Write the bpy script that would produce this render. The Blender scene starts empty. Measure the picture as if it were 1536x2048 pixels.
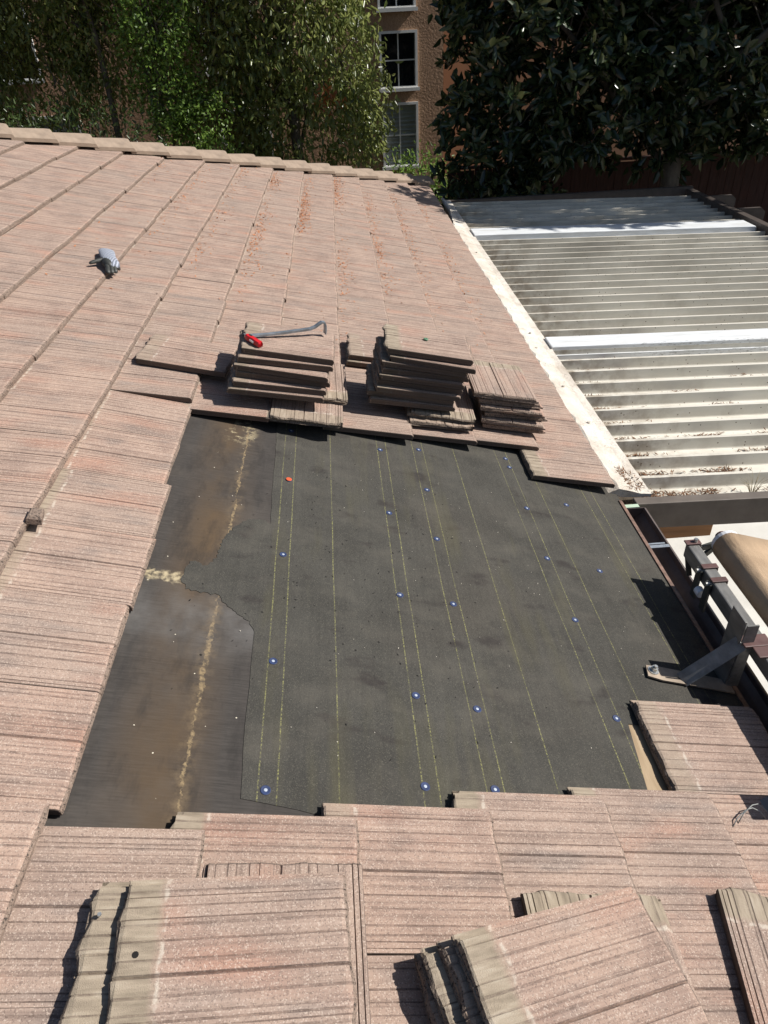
import bpy, bmesh, math, random
import numpy as np
from mathutils import Vector, Matrix

# ------------------------------------------------------------------ camera, sky, sun, exposure
S = bpy.context.scene
C = S.collection
PITCH, YAW, ROLL, TH = 0.61417, 0.03764, -0.05167, 0.29
CAM = Vector((-1.263, 0.0, 1.9403))
cp, sp = math.cos(PITCH), math.sin(PITCH)
fwd = Vector((math.sin(YAW)*cp, math.cos(YAW)*cp, -sp))
rgt = Vector((math.cos(YAW), -math.sin(YAW), 0))
upv = rgt.cross(fwd)
r2 = rgt*math.cos(ROLL) + upv*math.sin(ROLL)
u2 = -rgt*math.sin(ROLL) + upv*math.cos(ROLL)
cam_d = bpy.data.cameras.new('camera')
cam = bpy.data.objects.new('camera', cam_d); C.objects.link(cam)
cam.matrix_world = Matrix(((r2.x, u2.x, -fwd.x, CAM.x), (r2.y, u2.y, -fwd.y, CAM.y), (r2.z, u2.z, -fwd.z, CAM.z), (0, 0, 0, 1)))
cam_d.sensor_fit = 'VERTICAL'; cam_d.sensor_height = 24.0
cam_d.lens = 1402.5/2048*24.0
cam_d.clip_start = 0.02; cam_d.clip_end = 600
S.camera = cam
S.render.resolution_x, S.render.resolution_y = 768, 1024

LIGHT = Vector((-1.08, -0.012, -1.0)).normalized()          # direction the sunlight travels
SUN = -LIGHT
elev = math.asin(SUN.z); azim = math.atan2(SUN.x, SUN.y)
W_ = bpy.data.worlds.new('World'); S.world = W_; W_.use_nodes = True
wn = W_.node_tree.nodes; wl = W_.node_tree.links
bg = wn['Background']
sky = wn.new('ShaderNodeTexSky'); sky.sky_type = 'NISHITA'; sky.sun_disc = False
sky.sun_elevation = elev; sky.sun_rotation = azim
wl.new(sky.outputs['Color'], bg.inputs['Color']); bg.inputs['Strength'].default_value = 0.062
sl = bpy.data.lights.new('sun', 'SUN'); sl.energy = 5.0; sl.angle = math.radians(0.53); sl.color = (1.0, 0.955, 0.89)
so = bpy.data.objects.new('sun', sl); C.objects.link(so)
so.rotation_euler = LIGHT.to_track_quat('-Z', 'Y').to_euler(); so.location = (6, -2, 9)
vs = S.view_settings
vs.view_transform = 'Standard'; vs.look = 'None'; vs.exposure = 0.36; vs.gamma = 1.0; vs.use_curve_mapping = False
S.render.engine = 'CYCLES'
S.cycles.max_bounces = 6; S.cycles.diffuse_bounces = 3; S.cycles.glossy_bounces = 2; S.cycles.transmission_bounces = 3

# ------------------------------------------------------------------ roof frame
U = Vector((-math.cos(TH), 0, math.sin(TH)))      # up the slope
N = Vector((math.sin(TH), 0, math.cos(TH)))       # out of the roof
Y = Vector((0, 1, 0))                             # along the eave, away from the camera
EXPO, TW, TL, TT = 0.345, 0.329, 0.43, 0.028      # tile exposure, cover width, length, thickness
DELTA = 0.0853                                    # tiles lie flatter than the deck
ZG = -2.65
def RW(s, y, n=0.0): return U*s + Y*y + N*n
def roof_matrix(s, y, n, phi=0.0, tilt=0.0, origin=(0, 0, 0), roll=0.0, lie=0.0):
    """x' = up-slope turned by phi about the roof normal, y' towards the camera, z' out of the roof"""
    B = Matrix((U, -Y, N)).transposed()
    R = B @ Matrix.Rotation(lie, 3, 'Y') @ Matrix.Rotation(phi, 3, 'Z') @ Matrix.Rotation(tilt, 3, 'Y') @ Matrix.Rotation(roll, 3, 'X')
    p = RW(s, y, n) - R @ Vector(origin)
    M = R.to_4x4(); M.translation = p
    return M

# ------------------------------------------------------------------ node helpers
class NT:
    def __init__(self, name, rough=0.8):
        self.m = bpy.data.materials.new(name); self.m.use_nodes = True
        self.n = self.m.node_tree.nodes; self.l = self.m.node_tree.links
        self.b = self.n['Principled BSDF']; self.b.inputs['Roughness'].default_value = rough
    def node(self, t, **kw):
        nd = self.n.new(t)
        for k, v in kw.items(): setattr(nd, k, v)
        return nd
    def put(self, sock, v):
        if hasattr(v, 'is_linked') or hasattr(v, 'links'): self.l.new(v, sock)
        else: sock.default_value = v
    def coord(self, kind='Object'): return self.node('ShaderNodeTexCoord').outputs[kind]
    def mapping(self, vec, scale=(1, 1, 1), loc=(0, 0, 0), rot=(0, 0, 0)):
        m = self.node('ShaderNodeMapping'); self.l.new(vec, m.inputs['Vector'])
        self.put(m.inputs['Scale'], scale); self.put(m.inputs['Location'], loc); self.put(m.inputs['Rotation'], rot)
        return m.outputs[0]
    def noise(self, vec, scale, detail=4, rough=0.55, out='Fac'):
        n = self.node('ShaderNodeTexNoise'); self.l.new(vec, n.inputs['Vector'])
        n.inputs['Scale'].default_value = scale; n.inputs['Detail'].default_value = detail; n.inputs['Roughness'].default_value = rough
        return n.outputs[out]
    def voro(self, vec, scale, out='Distance', feat='F1'):
        n = self.node('ShaderNodeTexVoronoi', feature=feat); self.l.new(vec, n.inputs['Vector']); n.inputs['Scale'].default_value = scale
        return n.outputs[out]
    def ramp(self, fac, stops, interp='LINEAR'):
        r = self.node('ShaderNodeValToRGB'); self.l.new(fac, r.inputs[0]); e = r.color_ramp.elements; r.color_ramp.interpolation = interp
        while len(e) < len(stops): e.new(0.5)
        for i, (p, c) in enumerate(stops):
            e[i].position = p; e[i].color = (c[0], c[1], c[2], 1) if not isinstance(c, (int, float)) else (c, c, c, 1)
        return r.outputs[0]
    def mix(self, fac, a, b, mode='MIX'):
        m = self.node('ShaderNodeMix', data_type='RGBA', blend_type=mode)
        self.put(m.inputs[0], fac)
        for s, v in ((m.inputs[6], a), (m.inputs[7], b)):
            self.put(s, (v[0], v[1], v[2], 1) if isinstance(v, (tuple, list)) else v)
        return m.outputs[2]
    def math(self, op, a, b=0.0, c=0.0, clamp=False):
        m = self.node('ShaderNodeMath', operation=op); m.use_clamp = clamp
        self.put(m.inputs[0], a); self.put(m.inputs[1], b)
        if op in ('MULTIPLY_ADD', 'COMPARE', 'SMOOTH_MIN'): self.put(m.inputs[2], c)
        return m.outputs[0]
    def sep(self, vec):
        s = self.node('ShaderNodeSeparateXYZ'); self.l.new(vec, s.inputs[0]); return s.outputs
    def vadd(self, a, b):
        v = self.node('ShaderNodeVectorMath', operation='ADD'); self.put(v.inputs[0], a); self.put(v.inputs[1], b); return v.outputs[0]
    def bump(self, h, strength=0.3, dist=0.002, normal=None):
        b = self.node('ShaderNodeBump'); self.l.new(h, b.inputs['Height'])
        b.inputs['Strength'].default_value = strength; b.inputs['Distance'].default_value = dist
        if normal is not None: self.l.new(normal, b.inputs['Normal'])
        self.l.new(b.outputs[0], self.b.inputs['Normal']); return b.outputs[0]
    def base(self, c):
        self.put(self.b.inputs['Base Color'], (c[0], c[1], c[2], 1) if isinstance(c, (tuple, list)) else c); return self
    def set(self, **kw):
        for k, v in kw.items(): self.put(self.b.inputs[k], v)
        return self
M = {}

def obj_random(t, k=60.0):
    oi = t.node('ShaderNodeObjectInfo')
    r = oi.outputs['Random']
    cx = t.node('ShaderNodeCombineXYZ')
    t.put(cx.inputs[0], t.math('MULTIPLY', r, k)); t.put(cx.inputs[1], t.math('MULTIPLY', r, k*1.7)); t.put(cx.inputs[2], t.math('MULTIPLY', r, k*0.6))
    return r, cx.outputs[0]

def tile_material(name, groove=False, butt=False, side=False):
    t = NT(name, 0.92)
    co = t.coord(); r, off = obj_random(t)
    v = t.vadd(co, off)
    patch = t.noise(v, 7.0, 2, 0.6)
    col = t.ramp(patch, [(0.28, (0.27, 0.186, 0.148)), (0.48, (0.365, 0.256, 0.202)), (0.72, (0.435, 0.308, 0.240))])
    # weathering that differs from tile to tile: some pinker, some greyer
    col = t.mix(t.ramp(r, [(0.1, 0.0), (0.9, 0.42)]), col, (0.31, 0.248, 0.205))
    blot = t.noise(t.mapping(v, (3.0, 9.0, 3.0)), 1.6, 2, 0.6)
    col = t.mix(t.ramp(blot, [(0.54, 0.0), (0.74, 0.55)]), col, (0.19, 0.165, 0.15))
    warm = t.noise(t.mapping(v, (2.0, 5.0, 2.0), (4, 7, 1)), 1.7, 1, 0.5)
    col = t.mix(t.ramp(warm, [(0.55, 0.0), (0.78, 0.55)]), col, (0.44, 0.225, 0.155))
    # brushed streaks along the tile
    st = t.noise(t.mapping(v, (1.6, 120.0, 1.0)), 1.0, 3, 0.7)
    col = t.mix(t.ramp(st, [(0.34, 0.55), (0.5, 0.0)]), col, (0.160, 0.110, 0.088))
    col = t.mix(t.ramp(st, [(0.56, 0.0), (0.70, 0.38)]), col, (0.50, 0.38, 0.31))
    # aggregate specks
    g = t.voro(co, 420.0, 'Color'); gs = t.sep(g)
    col = t.mix(t.ramp(gs[0], [(0.80, 0.0), (0.94, 0.6)]), col, (0.55, 0.45, 0.375))
    col = t.mix(t.ramp(gs[1], [(0.78, 0.0), (0.94, 0.5)]), col, (0.12, 0.085, 0.07))
    # unpigmented cement head, normally hidden by the course above
    x = t.sep(co)[0]
    edge = t.math('ADD', x, t.math('MULTIPLY', t.noise(v, 22.0, 2), 0.02))
    rh = t.math('FRACT', t.math('MULTIPLY', r, 7.31)); head = t.math('MULTIPLY', t.ramp(edge, [(0.357, 0.0), (0.374, 1.0)]), t.ramp(rh, [(0.0, 0.35), (0.7, 1.0)]))
    hc = t.ramp(t.noise(t.mapping(v, (3, 14, 3)), 3.0, 5, 0.65), [(0.3, (0.20, 0.162, 0.118)), (0.55, (0.335, 0.275, 0.205)), (0.75, (0.44, 0.38, 0.30))])
    col = t.mix(head, col, hc)
    ring = t.math('MULTIPLY', t.ramp(edge, [(0.351, 0.0), (0.357, 1.0), (0.363, 0.0)]), t.ramp(t.noise(v, 40.0, 2), [(0.45, 0.0), (0.6, 0.75)]))
    col = t.mix(ring, col, (0.62, 0.57, 0.48))
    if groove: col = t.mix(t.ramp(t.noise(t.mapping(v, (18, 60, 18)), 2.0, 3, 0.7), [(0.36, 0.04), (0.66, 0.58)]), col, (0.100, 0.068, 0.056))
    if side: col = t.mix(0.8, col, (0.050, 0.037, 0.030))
    if butt:
        pit = t.noise(co, 160.0, 3, 0.7)
        col = t.mix(0.65, col, (0.165, 0.124, 0.096)); col = t.mix(t.ramp(pit, [(0.38, 0.9), (0.47, 0.0)]), col, (0.024, 0.019, 0.017))
    t.base(col)
    h = t.math('ADD', t.math('MULTIPLY', t.noise(co, 520.0 if not butt else 150.0, 1 if not butt else 3, 0.6), 1.0), 0.0)
    t.bump(h, 0.75 if not butt else 1.0, 0.0022 if not butt else 0.006)
    return t.m
M['tile'] = tile_material('concrete tile face')
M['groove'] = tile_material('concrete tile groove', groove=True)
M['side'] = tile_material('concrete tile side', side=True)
M['butt'] = tile_material('concrete tile broken edge', butt=True)

def simple(name, col, rough=0.6, metal=0.0, var=0.25, scale=8.0, bump=0.0, bscale=60.0, bdist=0.002, stretch=(1, 1, 1), spec=None, coords='Object'):
    t = NT(name, rough); co = t.mapping(t.coord(coords), stretch)
    n = t.noise(co, scale, 5, 0.6)
    lo = tuple(c*(1-var) for c in col); hi = tuple(min(1, c*(1+var)) for c in col)
    t.base(t.ramp(n, [(0.3, lo), (0.7, hi)])); t.set(Metallic=metal)
    t.put(t.b.inputs['Roughness'], t.ramp(t.noise(co, scale*2.3, 3), [(0.3, max(0, rough-0.1)), (0.7, min(1, rough+0.1))]))
    if spec is not None: t.set(**{'Specular IOR Level': spec})
    if bump: t.bump(t.noise(co, bscale, 4, 0.6), bump, bdist)
    return t

# ------------------------------------------------------------------ mesh helpers
def add(name, verts, faces, mats, parent=None, mi=None, smooth=False, matrix=None):
    me = bpy.data.meshes.new(name); me.from_pydata([tuple(v) for v in verts], [], faces)
    if not isinstance(mats, (list, tuple)): mats = [mats]
    for m in mats: me.materials.append(m)
    if mi is not None: me.polygons.foreach_set('material_index', mi)
    if smooth: me.polygons.foreach_set('use_smooth', [True]*len(me.polygons))
    me.update()
    return link(name, me, parent, matrix)
PW = {}
def link(name, me, parent=None, matrix=None):
    o = bpy.data.objects.new(name, me); C.objects.link(o)
    if parent is not None:
        o.parent = parent; o.matrix_parent_inverse = PW.get(parent.name, Matrix.Identity(4)).inverted()
    if matrix is not None: o.matrix_basis = matrix
    PW[o.name] = matrix.copy() if matrix is not None else Matrix.Identity(4)
    return o
def empty(name, loc):
    o = bpy.data.objects.new(name, None); C.objects.link(o); o.location = loc; o.empty_display_size = 0.1
    PW[o.name] = Matrix.Translation(Vector(loc)); return o
def tag(o, label=None, cat=None, group=None, kind=None):
    if label: o['label'] = label
    if cat: o['category'] = cat
    if group: o['group'] = group
    if kind: o['kind'] = kind
    return o
class MB:
    def __init__(self): self.v = []; self.f = []; self.m = []
    def face(self, idx, m=0): self.f.append(tuple(idx)); self.m.append(m)
    def hexa(self, p, m=0):       # 8 points: bottom 4, top 4 (ccw from above)
        b = len(self.v); self.v += [Vector(q) for q in p]
        for q in ((3, 2, 1, 0), (4, 5, 6, 7), (0, 1, 5, 4), (1, 2, 6, 5), (2, 3, 7, 6), (3, 0, 4, 7)): self.face([b+i for i in q], m)
        return self
    def box(self, x0, x1, y0, y1, z0, z1, m=0):
        return self.hexa([(x0, y0, z0), (x1, y0, z0), (x1, y1, z0), (x0, y1, z0), (x0, y0, z1), (x1, y0, z1), (x1, y1, z1), (x0, y1, z1)], m)
    def bar(self, a, b, w, h, up=Vector((0, 0, 1)), m=0):
        a = Vector(a); b = Vector(b); d = (b-a).normalized(); s = d.cross(up).normalized(); t = s.cross(d)
        s = s*w/2; t = t*h/2
        return self.hexa([a-s-t, a+s-t, b+s-t, b-s-t, a-s+t, a+s+t, b+s+t, b-s+t], m)
    def tube(self, pts, radii, seg=10, m=0, caps=True):
        pts = [Vector(p) for p in pts]
        if isinstance(radii, (int, float)): radii = [radii]*len(pts)
        base = len(self.v); ref = None
        for i, p in enumerate(pts):
            d = (pts[min(i+1, len(pts)-1)] - pts[max(i-1, 0)]).normalized()
            if ref is None: ref = d.orthogonal().normalized()
            ref = (ref - d*ref.dot(d)).normalized(); b2 = d.cross(ref)
            for k in range(seg):
                a = 2*math.pi*k/seg; self.v.append(p + (ref*math.cos(a)+b2*math.sin(a))*radii[i])
        for i in range(len(pts)-1):
            for k in range(seg):
                k2 = (k+1) % seg; A = base+i*seg
                self.face((A+k, A+k2, A+seg+k2, A+seg+k), m)
        if caps:
            self.face([base+k for k in reversed(range(seg))], m); L = base+(len(pts)-1)*seg; self.face([L+k for k in range(seg)], m)
        return self
    def sweep(self, sections, m=0, closed=True, caps=True):
        base = len(self.v); n = len(sections[0])
        for s in sections: self.v += [Vector(p) for p in s]
        for i in range(len(sections)-1):
            for k in range(n if closed else n-1):
                k2 = (k+1) % n; A = base+i*n
                self.face((A+k, A+k2, A+n+k2, A+n+k), m)
        if caps and closed:
            self.face([base+k for k in reversed(range(n))], m); L = base+(len(sections)-1)*n; self.face([L+k for k in range(n)], m)
        return self
    def build(self, name, mats, parent=None, smooth=False, matrix=None):
        o = add(name, self.v, self.f, mats, parent, self.m, smooth, matrix); return o
def bevel(o, w, seg=2):
    md = o.modifiers.new('bevel', 'BEVEL'); md.width = w; md.segments = seg; md.limit_method = 'ANGLE'; return o

# ------------------------------------------------------------------ ground
t = NT('garden soil', 0.95); co = t.coord()
t.base(t.ramp(t.noise(co, 1.2, 6, 0.65), [(0.3, (0.045, 0.034, 0.024)), (0.55, (0.075, 0.057, 0.038)), (0.75, (0.06, 0.07, 0.03))])); t.bump(t.noise(co, 14, 5), 0.6, 0.03)
M['soil'] = t.m
o = add('ground', [(-300, -300, ZG-.02), (300, -300, ZG-.02), (300, 300, ZG-.02), (-300, 300, ZG-.02)], [(0, 1, 2, 3)], M['soil']); tag(o, kind='structure')
t = NT('patio concrete', 0.85); co = t.coord()
t.base(t.ramp(t.noise(co, 2.5, 6, 0.6), [(0.3, (0.50, 0.49, 0.46)), (0.7, (0.64, 0.63, 0.60))])); t.bump(t.noise(co, 90, 3), 0.2, 0.003)
M['concrete'] = t.m
o = MB().box(0.3, 4.6, -1.6, 6.1, ZG-.06, ZG).build('patio', M['concrete']); tag(o, kind='structure')

# ------------------------------------------------------------------ the house: walls, deck, felt
house = empty('house', (-1.5, 5, ZG))
tag(house, 'house with a pinkish brown concrete tile roof, partly stripped to black felt', 'house')
M['stuccoh'] = simple('house stucco', (0.42, 0.36, 0.28), 0.9, var=0.12, bump=0.5, bscale=120).m
HIPK, HIPY = 0.8285, 10.72
SRIDGE = 5.6
def hipy(s): return HIPY - HIPK*s
mb = MB(); mb.box(-10.0, -0.42, -6, 10.1, ZG, -0.16); mb.build('wall', M['stuccoh'], house)
t = NT('weathered plywood', 0.85); co = t.coord()
t.base(t.ramp(t.noise(t.mapping(co, (8, 1, 8)), 5, 6, 0.65), [(0.3, (0.23, 0.16, 0.09)), (0.7, (0.37, 0.28, 0.18))])); t.bump(t.noise(t.mapping(co, (60, 3, 60)), 2, 4), 0.3, 0.002)
M['ply'] = t.m
mb = MB()
nd = -0.072
a0, a1 = -6.0, 10.72
corn = [(-0.03, a0), (-0.03, hipy(0)), (SRIDGE, hipy(SRIDGE)), (SRIDGE, a0)]
b = len(mb.v)
for s, y in corn: mb.v.append(RW(s, y, nd))
for s, y in corn: mb.v.append(RW(s, y, nd-0.09))
mb.face((0, 1, 2, 3)); mb.face((7, 6, 5, 4))
for k in range(4): mb.face((k, k+4, (k+1) % 4+4, (k+1) % 4))
# far side of the hip, falling away behind
P = RW(0, hipy(0), nd); Q = RW(SRIDGE, hipy(SRIDGE), nd)
b = len(mb.v); mb.v += [P, Q, Vector((-9.5, Q.y, Q.z)), Vector((-9.5, P.y, P.z))]; mb.face((b, b+3, b+2, b+1))
b = len(mb.v); mb.v += [Q, RW(SRIDGE, a0, nd), Vector((-9.5, a0, P.z)), Vector((-9.5, Q.y, Q.z))]; mb.face((b, b+1, b+2, b+3))
roof = mb.build('roof_deck', M['ply'], house)
# eave fascia
M['brown'] = simple('brown gutter paint', (0.095, 0.073, 0.066), 0.42, var=0.25, scale=14, bump=0.08, bscale=30).m
MB().box(-0.0, 0.018, -3, 10.6, -0.27, -0.1).build('fascia', M['brown'], house)

# felts ------------------------------------------------------------
def felt_base(t, co):
    g = t.noise(co, 5.0, 4, 0.6)
    col = t.ramp(g, [(0.3, (0.047, 0.045, 0.040)), (0.7, (0.069, 0.066, 0.058))])
    big = t.noise(co, 1.7, 3, 0.6)
    col = t.mix(t.ramp(big, [(0.5, 0.0), (0.72, 0.6)]), col, (0.075, 0.066, 0.055))
    sp_ = t.sep(t.voro(co, 430.0, 'Color'))
    col = t.mix(t.ramp(sp_[0], [(0.78, 0.0), (0.97, 0.55)]), col, (0.120, 0.113, 0.090))
    col = t.mix(t.ramp(sp_[1], [(0.70, 0.0), (0.9, 0.45)]), col, (0.030, 0.028, 0.026))
    return col
t = NT('new granular felt', 0.95); co = t.coord(); col = felt_base(t, co)
xyz = t.sep(co)
sline = t.math('SUBTRACT', xyz[0], t.math('MULTIPLY', xyz[1], 0.0086))
sline = t.math('ADD', sline, t.math('MULTIPLY', t.math('SUBTRACT', t.noise(t.mapping(co, (0, 1, 0)), 1.1, 2), 0.5), 0.012))
tot = None
for s0 in (1.610, 1.562, 1.404, 1.178, 1.133, 0.996, 0.944, 0.780, 0.545, 0.482, 0.378, 0.135, 0.082):
    k = t.math('COMPARE', sline, s0, 0.0019)
    tot = k if tot is None else t.math('MAXIMUM', tot, k)
brk = t.ramp(t.noise(co, 160.0, 3, 0.7), [(0.42, 0.0), (0.64, 0.95)])
brk2 = t.ramp(t.noise(co, 6.0, 2), [(0.3, 0.35), (0.6, 0.8)])
col = t.mix(t.math('MULTIPLY', t.math('MULTIPLY', tot, brk), brk2), col, (0.33, 0.32, 0.12))
# scuffs and footprints
sc = t.noise(t.mapping(co, (5.0, 9.0, 1), rot=(0, 0, 0.3)), 1.0, 4, 0.55)
col = t.mix(t.ramp(sc, [(0.60, 0.0), (0.70, 0.7)]), col, (0.033, 0.028, 0.027))
du = t.noise(t.mapping(co, (3.0, 5.0, 1), (3, 9, 0)), 1.3, 5, 0.65)
col = t.mix(t.ramp(du, [(0.50, 0.0), (0.72, 0.5)]), col, (0.105, 0.096, 0.080))
ye = t.noise(t.mapping(co, (9, 1.4, 1)), 1.0, 3)
col = t.mix(t.ramp(ye, [(0.55, 0.0), (0.75, 0.35)]), col, (0.10, 0.092, 0.05))
t.base(col)
wr = t.noise(t.mapping(co, (14.0, 1.6, 1), rot=(0, 0, 0.12)), 1.0, 3, 0.6)
t.set(**{'Specular IOR Level': 0.2})
t.bump(t.math('ADD', t.noise(co, 380.0, 2), t.math('ADD', t.math('MULTIPLY', t.noise(co, 4.0, 2), 7.0), t.math('MULTIPLY', wr, 5.0))), 0.5, 0.003)
M['felt'] = t.m
t = NT('old weathered felt', 1.0); co = t.coord(); xyz = t.sep(co)
fib = t.noise(t.mapping(co, (5, 60, 1)), 3, 5, 0.7)
col = t.ramp(fib, [(0.3, (0.044, 0.040, 0.037)), (0.7, (0.070, 0.063, 0.058))])
big = t.noise(t.mapping(co, (3, 1.8, 1), (2, 1, 0)), 1.2, 4, 0.6)
# rust brown band beside the line of grit
dist = t.math('ABSOLUTE', t.math('SUBTRACT', xyz[0], 1.865))
band = t.math('MULTIPLY', t.ramp(dist, [(0.01, 1.0), (0.15, 0.0)]), t.ramp(big, [(0.36, 0.25), (0.6, 1.0)]))
col = t.mix(t.math('MULTIPLY', band, 0.75), col, (0.105, 0.070, 0.040))
col = t.mix(t.ramp(t.noise(co, 3.2, 5, 0.65), [(0.52, 0.0), (0.75, 0.55)]), col, (0.105, 0.090, 0.076))
col = t.mix(t.ramp(t.noise(t.mapping(co, (6, 2, 1), (5, 5, 0)), 2.0, 5, 0.7), [(0.5, 0.0), (0.7, 0.6)]), col, (0.028, 0.026, 0.025))
line = t.math('SUBTRACT', xyz[0], t.math('ADD', 1.782, t.math('MULTIPLY', t.noise(t.mapping(co, (0, 4, 0)), 2.2, 4, 0.7), 0.035)))
line = t.math('ADD', line, t.math('MULTIPLY', t.math('SUBTRACT', t.noise(co, 70, 4, 0.75), 0.5), 0.022))
w = t.math('MULTIPLY', t.ramp(t.noise(co, 7.0, 3), [(0.34, 0.1), (0.66, 1.0)]), 0.009)
grit = t.math('LESS_THAN', t.math('ABSOLUTE', line), w)
col = t.mix(t.math('MULTIPLY', grit, t.ramp(t.noise(co, 90, 3), [(0.38, 0.05), (0.62, 0.85)])), col, (0.28, 0.21, 0.12))
halo = t.math('MULTIPLY', t.ramp(t.math('ABSOLUTE', line), [(0.0, 0.5), (0.035, 0.0)]), t.ramp(t.noise(co, 24, 4, 0.7), [(0.45, 0.0), (0.65, 1.0)]))
col = t.mix(halo, col, (0.22, 0.16, 0.095))
# the pale washed-out streak above the tear
dy = t.math('ABSOLUTE', t.math('SUBTRACT', xyz[1], t.math('ADD', 1.775, t.math('MULTIPLY', t.math('SUBTRACT', t.noise(co, 14, 4, 0.7), 0.5), 0.10))))
st_ = t.math('MULTIPLY', t.ramp(dy, [(0.018, 1.0), (0.032, 0.0)]), t.math('MULTIPLY', t.math('SUBTRACT', xyz[0], 1.862), 25.0, clamp=True))
col = t.mix(t.math('MULTIPLY', st_, t.ramp(t.noise(co, 60, 4), [(0.40, 0.1), (0.62, 0.95)])), col, (0.42, 0.35, 0.225))
dt = t.math('ABSOLUTE', t.math('SUBTRACT', xyz[1], 2.80))
pa = t.math('MULTIPLY', t.math('MULTIPLY', t.ramp(dt, [(0.02, 1.0), (0.13, 0.0)]), t.ramp(t.math('ABSOLUTE', t.math('SUBTRACT', xyz[0], 1.83)), [(0.02, 1.0), (0.08, 0.0)])), t.ramp(t.noise(co, 16, 4, 0.7), [(0.5, 0.0), (0.6, 1.0)]))
col = t.mix(pa, col, (0.42, 0.35, 0.22))
# faint grey chalky wash
ch = t.math('MULTIPLY', t.ramp(t.math('ABSOLUTE', t.math('SUBTRACT', xyz[1], 1.60)), [(0.02, 1.0), (0.18, 0.0)]), 0.55)
col = t.mix(t.math('MULTIPLY', ch, t.ramp(t.noise(co, 11, 4), [(0.35, 0.2), (0.65, 1.0)])), col, (0.15, 0.145, 0.14))
sp_ = t.sep(t.voro(co, 130.0, 'Color')); spd = t.voro(co, 130.0)
col = t.mix(t.math('MULTIPLY', t.math('GREATER_THAN', sp_[0], 0.998), t.math('LESS_THAN', spd, 0.28)), col, (0.55, 0.5, 0.4))
t.set(**{'Specular IOR Level': 0.15}); t.base(col); t.bump(t.math('ADD', fib, t.math('MULTIPLY', t.noise(co, 5, 3), 4.0)), 0.5, 0.003)
M['oldfelt'] = t.m

# felt sheets are laid flat in a frame whose x is up the slope and whose y runs along the eave
FM = Matrix((U, Y, -N)).transposed().to_4x4()
def sheet(name, poly, n, th, mat):
    me = bpy.data.meshes.new(name); bm = bmesh.new()
    vs_ = [bm.verts.new((s, y, -n)) for s, y in poly]
    f = bm.faces.new(vs_); bm.normal_update()
    if f.normal.z > 0: f.normal_flip()
    r = bmesh.ops.extrude_face_region(bm, geom=[f])
    for v in r['geom']:
        if isinstance(v, bmesh.types.BMVert): v.co.z += th
    bmesh.ops.recalc_face_normals(bm, faces=bm.faces)
    bmesh.ops.triangulate(bm, faces=[q for q in bm.faces if len(q.verts) > 4])
    bm.to_mesh(me); bm.free(); me.materials.append(mat)
    return link(name, me, house, FM)
random.seed(3)
def rough_line(pts, step=0.015, amp=0.004):
    out = []
    for (a, b) in zip(pts[:-1], pts[1:]):
        a = Vector(a); b = Vector(b); k = max(1, int((b-a).length/step))
        for i in range(k):
            p = a.lerp(b, i/k); out.append((p.x+random.uniform(-amp, amp), p.y+random.uniform(-amp, amp)))
    out.append(pts[-1]); return out
old = sheet('old_felt', [(1.30, 0.2), (2.45, 0.2), (2.45, 3.6), (1.30, 3.6)], -0.0695, 0.0012, M['oldfelt'])
feltA = sheet('underlayment', [(-0.045, 1.386), (-0.045, 10.5), (0.52, 10.3), (0.52, 1.386)], -0.0686, 0.0011, M['felt'])
feltB = sheet('underlayment', [(0.515, 0.55), (0.505, 1.10), (0.468, 1.386)] + rough_line([(0.452, 1.39), (0.452, 3.6)], 0.12, 0.0015) + [(1.16, 3.6), (1.16, 0.55)], -0.0681, 0.0012, M['felt'])
# torn upper sheet
rough = rough_line([(1.677, 3.5), (1.677, 2.92), (1.66, 2.15)], 0.05, 0.003)
tear = rough_line([(1.66, 2.15), (1.70, 2.165), (1.745, 2.15), (1.785, 2.10), (1.815, 2.03), (1.822, 1.985), (1.825, 1.92), (1.845, 1.865), (1.865, 1.855), (1.888, 1.875), (1.907, 1.86), (1.922, 1.81), (1.920, 1.765), (1.902, 1.728), (1.865, 1.722), (1.80, 1.722), (1.762, 1.672), (1.715, 1.635), (1.69, 1.62), (1.672, 1.578)], 0.009, 0.0055)
low = rough_line([(1.672, 1.578), (1.668, 1.3), (1.659, 1.012)], 0.06, 0.002)
bot = rough_line([(1.659, 1.012), (1.55, 1.0), (1.45, 0.985), (1.40, 0.96), (1.10, 0.90)], 0.03, 0.002)
feltC = sheet('underlayment', [(1.108, 0.9), (1.108, 3.5)] + rough[:-1] + tear[:-1] + low[:-1] + bot[:-1], -0.0677, 0.0014, M['felt'])
tag(old, 'old weathered brown felt'); tag(feltC, 'upper felt sheet with torn edge')

# cap nails
M['bluecap'] = simple('blue plastic cap', (0.014, 0.030, 0.095), 0.65, var=0.3, scale=40).m
M['nailhead'] = simple('bright nail head', (0.42, 0.47, 0.55), 0.5, metal=0.2, var=0.1).m
def disc_mesh(name, prof, mats, mis, seg=16):
    mb = MB()
    rings = []
    for r, z in prof:
        rings.append(len(mb.v)); mb.v += [Vector((r*math.cos(2*math.pi*k/seg), r*math.sin(2*math.pi*k/seg), z)) for k in range(seg)]
    for i in range(len(prof)-1):
        for k in range(seg):
            k2 = (k+1) % seg; mb.face((rings[i]+k, rings[i]+k2, rings[i+1]+k2, rings[i+1]+k), mis[i])
    mb.face([rings[-1]+k for k in range(seg)], mis[-1])
    me = bpy.data.meshes.new(name); me.from_pydata(mb.v, [], mb.f)
    for m in mats: me.materials.append(m)
    me.polygons.foreach_set('material_index', mb.m); me.update(); return me
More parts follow.
